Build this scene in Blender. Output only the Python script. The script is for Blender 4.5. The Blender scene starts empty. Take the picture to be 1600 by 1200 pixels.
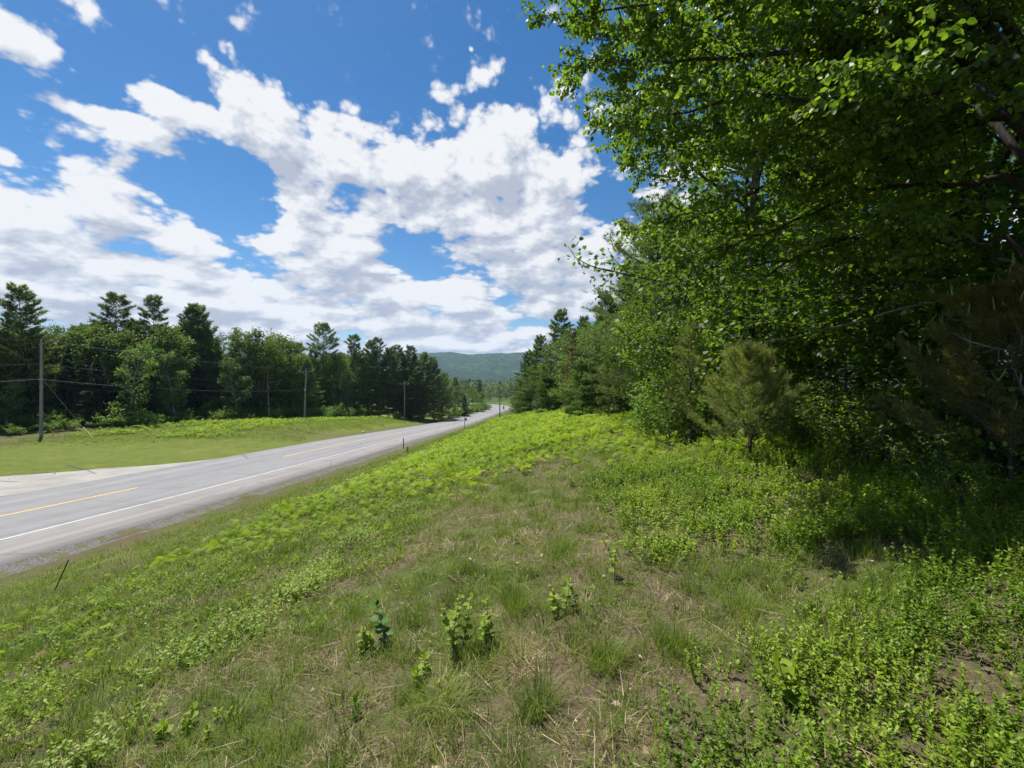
import bpy, math, random
import numpy as np
from math import radians as R, sin, cos, pi
random.seed(5)
rng = np.random.default_rng(11)
SC = bpy.context.scene
COL = SC.collection
SUN_AZ, SUN_EL = -46.0, 63.0      # the sun's bearing from +Y (negative = to the left) and its height
EXPOSURE = 1.15

# ------------------------------------------------------------------ small helpers
def tag(o, label=None, cat=None, group=None, kind=None):
    for k, v in (('label', label), ('category', cat), ('group', group), ('kind', kind)):
        if v: o[k] = v
    return o

def empty(name, loc, rz=0.0, sc=1.0):
    o = bpy.data.objects.new(name, None); COL.objects.link(o)
    o.location = loc; o.rotation_euler = (0, 0, rz); o.scale = (sc, sc, sc) if not isinstance(sc, tuple) else sc
    o.empty_display_size = 0.2
    return o

def unit(a):
    return a/np.maximum(np.linalg.norm(a, axis=-1, keepdims=True), 1e-9)

class Geo:
    """collects vertices, faces, a material slot per face and a random tint per vertex"""
    def __init__(s):
        s.V = []; s.F = []; s.T = []; s.n = 0
    def add(s, V, F, mat=0, tint=0.5):
        V = np.asarray(V, dtype=np.float32).reshape(-1, 3); F = np.asarray(F, dtype=np.int64)
        s.V.append(V); s.F.append((F + s.n, mat))
        t = np.empty(len(V), np.float32); t[:] = tint; s.T.append(t); s.n += len(V)
    def mesh(s, name, mats, smooth=False):
        V = np.concatenate(s.V) if s.V else np.zeros((0, 3), np.float32)
        me = bpy.data.meshes.new(name)
        tot = sum(f.size for f, _ in s.F); nf = sum(len(f) for f, _ in s.F)
        me.vertices.add(len(V)); me.vertices.foreach_set('co', V.ravel())
        me.loops.add(tot); me.polygons.add(nf)
        me.loops.foreach_set('vertex_index', np.concatenate([f.ravel() for f, _ in s.F]).astype(np.int32))
        st = []; mi = []; at = 0
        for f, m in s.F:
            k = f.shape[1]; st.append(at + np.arange(len(f))*k); at += f.size
            mi.append(np.full(len(f), m, np.int32))
        me.polygons.foreach_set('loop_start', np.concatenate(st).astype(np.int32))
        me.polygons.foreach_set('material_index', np.concatenate(mi))
        if smooth: me.polygons.foreach_set('use_smooth', np.ones(nf, dtype=bool))
        me.update(calc_edges=True)
        a = me.attributes.new('tint', 'FLOAT', 'POINT'); a.data.foreach_set('value', np.concatenate(s.T))
        for m in mats: me.materials.append(m)
        return me
    def build(s, name, mats, parent=None, smooth=False, loc=None):
        me = s.mesh(name, mats if isinstance(mats, (list, tuple)) else [mats], smooth)
        o = bpy.data.objects.new(name, me); COL.objects.link(o)
        if parent is not None: o.parent = parent
        if loc is not None: o.location = loc
        return o

def tube(g, P, rad, sides=6, mat=0, tint=0.5, cap=True):
    P = np.asarray(P, float); n = len(P)
    rad = np.broadcast_to(np.asarray(rad, float), (n,))
    D = np.gradient(P, axis=0) if n > 1 else np.zeros_like(P); D = unit(D)
    ref = np.array([0, 0, 1.0]) if abs(D[:, 2]).mean() < 0.9 else np.array([1.0, 0, 0])
    X = unit(np.cross(D, ref)); Y = np.cross(D, X)
    a = np.arange(sides)/sides*2*pi
    V = P[:, None] + rad[:, None, None]*(np.cos(a)[None, :, None]*X[:, None] + np.sin(a)[None, :, None]*Y[:, None])
    V = V.reshape(-1, 3); j = np.arange(sides); k = (j+1) % sides
    F = np.concatenate([np.stack([i*sides+j, i*sides+k, (i+1)*sides+k, (i+1)*sides+j], 1) for i in range(n-1)])
    g.add(V, F, mat, tint)
    if cap and sides >= 3:
        for q in (0, n-1):
            c = P[q]; ring = V[q*sides:(q+1)*sides]
            f = np.stack([np.zeros(sides, int), 1+j, 1+k], 1)
            g.add(np.vstack([c, ring]), f if q else f[:, ::-1], mat, tint)

def box(g, c, s, mat=0, rz=0.0, tint=0.5, bev=0.0, rot=None):
    """a box with small chamfers"""
    h = np.array(s)/2
    b = bev if bev > 0 else min(h)*0.12
    V = []
    for sx in (-1, 1):
        for sy in (-1, 1):
            for sz in (-1, 1):
                V += [(sx*(h[0]-b), sy*(h[1]-b), sz*h[2]), (sx*(h[0]-b), sy*h[1], sz*(h[2]-b)), (sx*h[0], sy*(h[1]-b), sz*(h[2]-b))]
    import bmesh
    bm = bmesh.new(); [bm.verts.new(v) for v in V]
    bmesh.ops.convex_hull(bm, input=bm.verts); bm.verts.index_update()
    V = np.array([v.co[:] for v in bm.verts]); F = [tuple(v.index for v in f.verts) for f in bm.faces]
    bm.free()
    if rot is not None: V = V @ np.array(rot).T
    ca, sa = cos(rz), sin(rz)
    V = V @ np.array([[ca, sa, 0], [-sa, ca, 0], [0, 0, 1]]) + np.array(c)
    for k in (3, 4, 5, 6):
        q = [f for f in F if len(f) == k]
        if q:
            F2 = np.array(q); g.add(V, F2, mat, tint)

def place(g, T, F, pos, Yd, Nn, size, mat=0, tint=0.5, sx=1.0):
    """copies of a small template: its y axis along Yd, its z axis towards Nn"""
    Yd = unit(Yd); X = unit(np.cross(Yd, Nn)); Z = np.cross(X, Yd)
    n = len(pos); size = np.broadcast_to(np.asarray(size, float), (n,))[:, None, None]
    T = np.asarray(T, float)
    V = pos[:, None] + size*(T[None, :, 0:1]*sx*X[:, None] + T[None, :, 1:2]*Yd[:, None] + T[None, :, 2:3]*Z[:, None])
    k = len(T); off = (np.arange(n)*k)[:, None, None]
    if not isinstance(F, list): F = [F]
    t = np.repeat(np.broadcast_to(np.asarray(tint, float), (n,)), k)
    base = g.n
    g.V.append(V.reshape(-1, 3).astype(np.float32)); g.T.append(t.astype(np.float32)); g.n += n*k
    for f in F:
        f = np.asarray(f); g.F.append(((f[None] + off).reshape(-1, f.shape[1]) + base, mat))

# leaf templates ---------------------------------------------------
LEAF = np.array([(0, 0, 0), (.26, .28, .05), (.24, .62, .03), (0, 1, -.10), (-.24, .62, .03), (-.26, .28, .05)])
LEAF_F = np.array([(0, 1, 2, 3), (0, 3, 4, 5)])
ROUND = np.array([(0, 0, 0), (.40, .22, .07), (.38, .62, .05), (0, 1, -.10), (-.38, .62, .05), (-.40, .22, .07)])
# a lobed leaf (maple): three pointed lobes
LOBE = np.array([(0, 0, 0), (.50, .20, .05), (.30, .42, .02), (.34, .78, -.02), (.12, .66, .02), (0, 1.05, -.10), (-.12, .66, .02), (-.34, .78, -.02), (-.30, .42, .02), (-.50, .20, .05)])
LOBE_F = [np.array([(0, 1, 2, 4), (0, 4, 5, 6), (0, 6, 8, 9)]), np.array([(2, 3, 4), (6, 7, 8)])]
NEED = np.array([(-.5, 0, 0), (.5, 0, 0), (0, 1, 0)]); NEED_F = np.array([(0, 1, 2)])
QUAD = np.array([(-.5, 0, 0), (.5, 0, 0), (.42, 1, 0), (-.42, 1, 0)]); QUAD_F = np.array([(0, 1, 2, 3)])

def rand_dirs(n):
    return unit(rng.normal(size=(n, 3)))

# value noise on the plane -------------------------------------------
_NT = np.random.default_rng(3).random((256, 256)).astype(np.float32)
def vnoise(x, y):
    x = np.asarray(x, float); y = np.asarray(y, float)
    xi = np.floor(x).astype(int); yi = np.floor(y).astype(int); fx = x-xi; fy = y-yi
    fx = fx*fx*(3-2*fx); fy = fy*fy*(3-2*fy)
    a = _NT[xi & 255, yi & 255]; b = _NT[(xi+1) & 255, yi & 255]; c = _NT[xi & 255, (yi+1) & 255]; d = _NT[(xi+1) & 255, (yi+1) & 255]
    return (a*(1-fx)+b*fx)*(1-fy)+(c*(1-fx)+d*fx)*fy
def fbm(x, y, o=4):
    s = 0; a = .5; t = 0
    for i in range(o):
        s = s + a*vnoise(x*2**i+17.3*i, y*2**i+9.1*i); t += a; a *= .55
    return s/t
def smooth(x, a, b):
    t = np.clip((np.asarray(x, float)-a)/(b-a), 0, 1); return t*t*(3-2*t)

# ------------------------------------------------------------------ materials
def newmat(name):
    m = bpy.data.materials.new(name); m.use_nodes = True
    nt = m.node_tree; [nt.nodes.remove(n) for n in list(nt.nodes)]
    return m, nt
class NT:
    """terse node building"""
    def __init__(s, nt): s.nt = nt
    def n(s, t, **kw):
        n = s.nt.nodes.new(t)
        for k, v in kw.items(): setattr(n, k, v)
        return n
    def put(s, sock, v):
        if v is None: return
        if hasattr(v, 'is_linked') and hasattr(v, 'node'): s.nt.links.new(v, sock)
        else:
            try: sock.default_value = v
            except Exception: sock.default_value = (*v, 1)
    def math(s, op, a, b=None, clamp=False):
        n = s.n('ShaderNodeMath', operation=op, use_clamp=clamp); s.put(n.inputs[0], a); s.put(n.inputs[1], b); return n.outputs[0]
    def noise(s, vec, scale, detail=4, rough=.55, dist=0, dim='3D'):
        n = s.n('ShaderNodeTexNoise', noise_dimensions=dim); s.put(n.inputs['Vector'], vec)
        n.inputs['Scale'].default_value = scale; n.inputs['Detail'].default_value = detail; n.inputs['Roughness'].default_value = rough; n.inputs['Distortion'].default_value = dist
        return n.outputs['Fac']
    def range(s, v, a, b, c=0.0, d=1.0):
        n = s.n('ShaderNodeMapRange', interpolation_type='SMOOTHSTEP'); s.put(n.inputs[0], v)
        for i, q in enumerate((a, b, c, d)): n.inputs[i+1].default_value = q
        return n.outputs[0]
    def mix(s, f, a, b, blend='MIX'):
        n = s.n('ShaderNodeMix', data_type='RGBA', blend_type=blend); s.put(n.inputs[0], f); s.put(n.inputs[6], a); s.put(n.inputs[7], b); return n.outputs[2]
    def ramp(s, v, stops):
        n = s.n('ShaderNodeValToRGB'); s.put(n.inputs[0], v); e = n.color_ramp.elements
        while len(e) < len(stops): e.new(.5)
        for el, (p, c) in zip(e, stops): el.position = p; el.color = (*c, 1)
        return n.outputs[0]
    def attr(s, name): return s.n('ShaderNodeAttribute', attribute_name=name).outputs['Fac']
    def obj(s): return s.n('ShaderNodeTexCoord').outputs['Object']
    def pos(s): return s.n('ShaderNodeNewGeometry').outputs['Position']
    def bsdf(s, col, rough=.6, spec=.3, normal=None, metal=0.0):
        b = s.n('ShaderNodeBsdfPrincipled'); s.put(b.inputs['Base Color'], col); s.put(b.inputs['Roughness'], rough)
        b.inputs['Specular IOR Level'].default_value = spec; b.inputs['Metallic'].default_value = metal
        if normal is not None: s.put(b.inputs['Normal'], normal)
        return b.outputs[0]
    def bump(s, h, strength=.3, dist=.02):
        b = s.n('ShaderNodeBump'); b.inputs['Strength'].default_value = strength; b.inputs['Distance'].default_value = dist; s.put(b.inputs['Height'], h); return b.outputs[0]
    def out(s, sh):
        o = s.n('ShaderNodeOutputMaterial'); s.nt.links.new(sh, o.inputs['Surface'])

def leaf_mat(name, c0, c1, c2, trans=.42, rough=.42, spec=.35, warm=(1.35, 1.45, .55), objvar=.0):
    """leaf: tint picks between three greens; part of the light passes through"""
    m, nt = newmat(name); k = NT(nt)
    col = k.ramp(k.attr('tint'), [(0, c0), (.5, c1), (1, c2)])
    if objvar:
        r = k.n('ShaderNodeObjectInfo').outputs['Random']
        hs = k.n('ShaderNodeHueSaturation'); k.put(hs.inputs['Color'], col)
        k.put(hs.inputs['Hue'], k.range(r, 0, 1, .5-.022*objvar, .5+.018*objvar)); k.put(hs.inputs['Value'], k.range(k.math('FRACT', k.math('MULTIPLY', r, 7.31)), 0, 1, 1-.28*objvar, 1+.28*objvar))
        col = hs.outputs[0]
    b = k.bsdf(col, rough, spec)
    t = k.n('ShaderNodeBsdfTranslucent'); k.put(t.inputs['Color'], k.mix(1.0, col, warm, 'MULTIPLY'))
    mx = k.n('ShaderNodeMixShader'); mx.inputs[0].default_value = trans
    nt.links.new(b, mx.inputs[1]); nt.links.new(t.outputs[0], mx.inputs[2]); k.out(mx.outputs[0])
    return m

def bark_mat(name, c0, c1, scale=14, patch=None):
    m, nt = newmat(name); k = NT(nt); o = k.obj()
    mp = k.n('ShaderNodeMapping'); mp.inputs['Scale'].default_value = (1, 1, .22); nt.links.new(o, mp.inputs[0])
    f = k.noise(mp.outputs[0], scale, 5, .65)
    col = k.ramp(f, [(.32, c0), (.68, c1)])
    if patch: col = k.mix(k.range(k.noise(o, 3.2, 3), .52, .62), col, patch)
    k.out(k.bsdf(col, .85, .15, k.bump(f, .8, .03)))
    return m

M = {}
# leaves (albedo)
M['maple'] = leaf_mat('maple_leaf', (.046, .088, .014), (.085, .150, .020), (.150, .22, .034), .50, .5, .28)
M['birch'] = leaf_mat('birch_leaf', (.056, .104, .014), (.105, .175, .021), (.185, .25, .038), .54, .48, .32)
M['broad'] = leaf_mat('far_broad_leaf', (.056, .098, .024), (.095, .155, .034), (.155, .215, .050), .40, .6, .2, objvar=1)
M['poplar'] = leaf_mat('pale_leaf', (.062, .105, .030), (.100, .160, .042), (.155, .22, .060), .42, .6, .2, objvar=.8)
M['pine'] = leaf_mat('pine_needle', (.050, .090, .032), (.095, .145, .050), (.165, .21, .070), .38, .6, .2, objvar=.8)
M['spruce'] = leaf_mat('spruce_needle', (.014, .034, .015), (.026, .056, .022), (.045, .080, .026), .15, .6, .15, objvar=.6)
M['sapling'] = leaf_mat('sapling_needle', (.125, .155, .045), (.185, .22, .065), (.27, .29, .095), .45, .55, .2)
M['dullpine'] = leaf_mat('dull_needle', (.105, .10, .030), (.155, .142, .042), (.22, .19, .06), .4, .6, .2)
M['bough'] = leaf_mat('grey_green_needle', (.070, .100, .046), (.105, .145, .066), (.16, .205, .095), .38, .55, .2)
M['deadfern'] = leaf_mat('dead_bracken', (.07, .045, .022), (.12, .08, .04), (.17, .12, .06), .2, .7, .1, warm=(1, .9, .8))
M['candle'] = leaf_mat('new_shoot', (.22, .23, .07), (.28, .29, .10), (.34, .34, .13), .2, .6, .2)
M['shrub'] = leaf_mat('shrub_leaf', (.065, .120, .018), (.110, .185, .026), (.17, .25, .038), .42, .55, .25, objvar=.8)
M['fern'] = leaf_mat('fern_frond', (.145, .235, .018), (.215, .320, .026), (.295, .385, .045), .45, .6, .15, warm=(1.25, 1.2, .4))
M['fernfar'] = leaf_mat('fern_frond_far', (.140, .230, .018), (.210, .315, .026), (.29, .38, .045), .42, .6, .15, warm=(1.25, 1.2, .4))
M['berry'] = leaf_mat('low_shrub_leaf', (.080, .152, .010), (.140, .232, .014), (.23, .315, .028), .42, .5, .28, warm=(1.3, 1.25, .4))
M['paleberry'] = leaf_mat('pale_low_shrub_leaf', (.13, .20, .028), (.19, .265, .045), (.27, .33, .085), .35, .5, .25)
M['grass'] = leaf_mat('grass_blade', (.062, .104, .014), (.130, .188, .026), (.235, .272, .058), .38, .5, .2)
M['lawn'] = leaf_mat('lawn_blade', (.062, .092, .014), (.098, .122, .020), (.165, .165, .045), .3, .6, .15)
M['dry'] = leaf_mat('dry_grass_blade', (.11, .078, .04), (.27, .205, .115), (.55, .45, .30), .25, .7, .15, warm=(1.1, 1, .8))
M['seedling'] = leaf_mat('seedling_leaf', (.115, .185, .018), (.18, .265, .026), (.25, .33, .042), .48, .55, .2, warm=(1.3, 1.25, .4))
M['darkseed'] = leaf_mat('dark_seedling_leaf', (.045, .10, .022), (.075, .145, .030), (.12, .19, .04), .38, .55, .2)
M['litter'] = leaf_mat('dead_leaf', (.20, .14, .085), (.36, .27, .17), (.52, .43, .31), .2, .7, .15, warm=(1.1, 1, .8))
M['redpine'] = leaf_mat('rusty_needle', (.09, .04, .02), (.14, .06, .03), (.19, .09, .045), .2, .7, .15, warm=(1, .9, .8))
M['bark'] = bark_mat('grey_brown_bark', (.035, .028, .022), (.11, .092, .076))
M['darkbark'] = bark_mat('dark_bark', (.022, .018, .014), (.060, .050, .042))
M['palebark'] = bark_mat('pale_bark', (.12, .11, .10), (.30, .285, .26), 9, (.07, .06, .05))
M['stem'] = leaf_mat('green_stem', (.06, .08, .02), (.085, .10, .03), (.12, .12, .05), .1, .6, .2)

# ------------------------------------------------------------------ the road's course and the land's height
CTRL = np.array([(-60, -30.2, -2.6), (-30, -25.8, -3.55), (-10, -22.9, -4.3), (5, -20.7, -4.8), (18, -18.9, -5.25), (33, -17.3, -5.75), (48, -16.4, -6.38), (61, -16.0, -7.1), (82, -15.9, -8.4),
                 (103, -15.6, -9.65), (122, -15.0, -10.6), (140, -13.6, -11.05), (158, -11.0, -11.2), (176, -8.0, -11.15), (192, -5.6, -11.05), (207, -4.9, -11.0), (220, -7.0, -10.95),
                 (230, -13, -10.9), (237, -24, -10.8), (241, -40, -10.7), (243, -62, -10.4), (243, -95, -10)], float)   # y, x, z
def spline(C, per=10):
    out = []
    for i in range(len(C)-1):
        p0 = C[max(i-1, 0)]; p1 = C[i]; p2 = C[i+1]; p3 = C[min(i+2, len(C)-1)]
        for t in np.arange(per)/per:
            out.append(.5*((2*p1)+(p2-p0)*t+(2*p0-5*p1+4*p2-p3)*t*t+(3*p1-p0-3*p2+p3)*t**3))
    out.append(C[-1]); return np.array(out)
RD = spline(CTRL, 10)[:, [1, 0, 2]]              # x, y, z along the centre line
RT = unit(np.gradient(RD[:, :2], axis=0)); RN = np.stack([RT[:, 1], -RT[:, 0]], 1)     # right-hand normal
RW = 5.45 - 1.0*smooth(RD[:, 1], 120, 190)       # half width of the paving

def road_coord(x, y):
    """signed distance from the centre line (right positive), road height, half width, y of nearest point"""
    x = np.asarray(x, float).ravel(); y = np.asarray(y, float).ravel()
    d = np.empty(len(x)); z = np.empty(len(x)); w = np.empty(len(x))
    A = RD[:-1, :2]; B = RD[1:, :2]; AB = B-A; L2 = (AB**2).sum(1)
    for s in range(0, len(x), 20000):
        P = np.stack([x[s:s+20000], y[s:s+20000]], 1)
        t = np.clip(((P[:, None]-A)*AB).sum(2)/L2, 0, 1)
        Q = A+t[..., None]*AB; D = P[:, None]-Q; dd = (D**2).sum(2); i = dd.argmin(1); r = np.arange(len(P))
        ti = t[r, i]; sgn = np.sign(AB[i, 1]*D[r, i, 0]-AB[i, 0]*D[r, i, 1])
        d[s:s+20000] = np.sqrt(dd[r, i])*sgn
        z[s:s+20000] = RD[i, 2]*(1-ti)+RD[i+1, 2]*ti; w[s:s+20000] = RW[i]*(1-ti)+RW[i+1]*ti
    return d, z, w

def land(x, y, full=False):
    """height of the ground"""
    sh = np.shape(x); xf = np.asarray(x, float).ravel(); yf = np.asarray(y, float).ravel()
    d, rz, w = road_coord(xf, yf)
    near = np.abs(d) < w
    # right bank
    e = d-w
    keep = 1-.72*smooth(yf, 92, 132)
    k = (.212+.013*smooth(yf, 4, 28))*keep
    ee = np.clip(e-1.5, 0, None)
    rise = np.where(ee < 17.5, k*ee, k*17.5+k*.42*np.clip(ee-17.5, 0, 25)+k*.12*np.clip(ee-42.5, 0, 200))
    rise = rise - .10*smooth(e, .0, .35) - .06*np.exp(-((e-1.6)/.8)**2)
    # left side
    l = -d-w
    bank = 1.7*smooth(yf, 42, 66)*(1-.6*smooth(yf, 100, 132))*smooth(l, 1.2, 9.5)
    left = -.12*smooth(l, 0, .6)+bank-.10*smooth(l, 2, 14)*(1-smooth(yf, 42, 66))+.02*np.clip(l-25, 0, 150)
    z = np.where(d > 0, rz+rise, rz+left)
    # driveway apron is level with the road edge
    und = (fbm(xf*.35, yf*.35, 3)-.5)*.34+(fbm(xf*1.7+9, yf*1.7, 2)-.5)*.09
    z = z+und*smooth(np.abs(d)-w, 1.6, 5)*np.where((d < 0) & (yf < 42), .25, 1)
    z = np.where(near, rz-.14, z)
    # far land: the valley floor
    far = smooth(yf, 235, 300)
    zfar = -11.5-4.5*smooth(yf, 300, 520)+22*smooth(yf, 620, 1500)+(fbm(xf*.01, yf*.01, 3)-.5)*5
    side = smooth(np.abs(xf), 150, 400)
    z = z*(1-far)+zfar*far
    z = z*(1-side)+(np.clip(z, -12, -2)*.6-3)*side
    return z.reshape(sh)

def edge_dist(x, y):
    d, rz, w = road_coord(x, y); return d-w

def hit(px, py, tmax=400):
    """the point of the land that a sight line meets (used to survey positions)"""
    u = (px-800)/680; v = (600-py)/680
    t = np.concatenate([np.arange(1, 30, .05), np.arange(30, tmax, .5)])
    i = np.argmax(v*t < land(u*t, t)); t = t[i]
    return np.array([u*t, t, float(land(np.array([u*t]), np.array([t]))[0])])

def axis(segs):
    out = []
    for a, b, s in segs: out += list(np.arange(a, b, s))
    return np.array(out)
def grid_faces(nx, ny):
    i, j = np.meshgrid(np.arange(nx-1), np.arange(ny-1), indexing='ij'); a = (i*ny+j).ravel()
    return np.stack([a, a+ny, a+ny+1, a+1], 1)

def ground_mat():
    m, nt = newmat('ground'); k = NT(nt); p = k.pos()
    n1 = k.noise(p, .7, 5, .6); n2 = k.noise(p, 6, 6, .65); n3 = k.math('ADD', k.math('MULTIPLY', k.noise(p, 34, 5, .7), .6), k.math('MULTIPLY', k.noise(p, 130, 3, .7), .4))
    soil = k.ramp(n3, [(.30, (.032, .023, .015)), (.5, (.10, .077, .048)), (.70, (.23, .18, .115))])
    green = k.ramp(n2, [(.3, (.030, .046, .010)), (.55, (.065, .090, .018)), (.8, (.13, .15, .035))])
    rough = k.mix(k.range(k.math('ADD', n1, k.math('MULTIPLY', n2, .5)), .60, .92), soil, green)
    n4 = k.noise(p, 2.2, 6, .7); lawn = k.ramp(k.math('ADD', k.math('MULTIPLY', n4, .6), k.math('MULTIPLY', n1, .4)), [(.34, (.052, .084, .012)), (.5, (.090, .116, .018)), (.58, (.118, .132, .026)), (.70, (.18, .165, .06))])
    fern = k.ramp(n2, [(.3, (.08, .11, .012)), (.7, (.16, .21, .02))])
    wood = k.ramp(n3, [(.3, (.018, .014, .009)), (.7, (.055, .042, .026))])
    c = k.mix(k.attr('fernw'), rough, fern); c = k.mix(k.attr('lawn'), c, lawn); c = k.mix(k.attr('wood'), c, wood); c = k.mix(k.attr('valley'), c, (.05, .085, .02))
    k.out(k.bsdf(c, .95, .1, k.bump(k.math('ADD', n3, n2), .7, .05)))
    return m

def build_ground():
    xs = axis([(-6000, -1500, 900), (-1500, -400, 220), (-400, -120, 40), (-120, -62, 4), (-62, -34, 1.5), (-34, -12, .7), (-12, 8, .4), (8, 30, 1.2), (30, 80, 5), (80, 400, 40), (400, 1500, 220), (1500, 6001, 900)])
    ys = axis([(-2500, -300, 550), (-300, -60, 40), (-60, -6, 4), (-6, 0, 1), (0, 30, .4), (30, 70, .8), (70, 145, 1.5), (145, 260, 2.2), (260, 420, 12), (420, 1600, 90), (1600, 7001, 900)])
    X, Y = np.meshgrid(xs, ys, indexing='ij'); Z = land(X, Y)
    g = Geo(); g.add(np.stack([X, Y, Z], -1).reshape(-1, 3), grid_faces(len(xs), len(ys)))
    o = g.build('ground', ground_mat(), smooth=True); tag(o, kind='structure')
    x, y = X.ravel(), Y.ravel(); d, rz, w = road_coord(x, y)
    l = -d-w; e = d-w
    lawn = (d < 0)*smooth(l, .1, .6)*(1-smooth(l+(fbm(x*.3, y*.3)-.5)*3, 26, 30))*(1-.75*smooth(y, 46, 60))
    grass = (d > 0)*smooth(e, .8, 1.6)*(1-smooth(e, 3.5, 5))*.55
    fern = (d > 0)*smooth(y+(fbm(x*.5, y*.5)-.5)*10, 15, 22)*smooth(e, 4, 7)*(1-smooth(x, 9, 14))
    fern = np.maximum(fern, (d < 0)*smooth(l, 2, 4)*smooth(y, 52, 66)*.7)
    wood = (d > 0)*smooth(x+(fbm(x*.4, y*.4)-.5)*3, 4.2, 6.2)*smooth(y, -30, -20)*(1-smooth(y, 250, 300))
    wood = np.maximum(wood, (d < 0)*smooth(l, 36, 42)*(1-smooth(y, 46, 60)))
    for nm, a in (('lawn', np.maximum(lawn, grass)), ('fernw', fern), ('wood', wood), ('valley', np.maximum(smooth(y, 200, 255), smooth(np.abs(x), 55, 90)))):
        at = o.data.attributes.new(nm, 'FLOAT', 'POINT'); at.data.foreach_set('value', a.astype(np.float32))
    return o

def strip(name, mat, offs, dz, i0=0, i1=None, kind='structure', parent=None, dropped=()):
    """a sheet along the road; offs are offsets (callables of row or numbers), dz the height of each"""
    i1 = len(RD) if i1 is None else i1
    rows = []
    for i in range(i0, i1):
        for q, (o, z) in enumerate(zip(offs, dz)):
            o_ = o(i) if callable(o) else o
            rows.append((*(RD[i, :2]+RN[i]*o_), RD[i, 2]+z))
    g = Geo(); g.add(rows, grid_faces(i1-i0, len(offs))[:, ::-1])
    ob = g.build(name, mat, parent)
    if kind: tag(ob, kind=kind)
    at = ob.data.attributes.new('across', 'FLOAT', 'POINT')
    at.data.foreach_set('value', np.array([(o(i) if callable(o) else o) for i in range(i0, i1) for o in offs], np.float32))
    return ob

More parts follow.
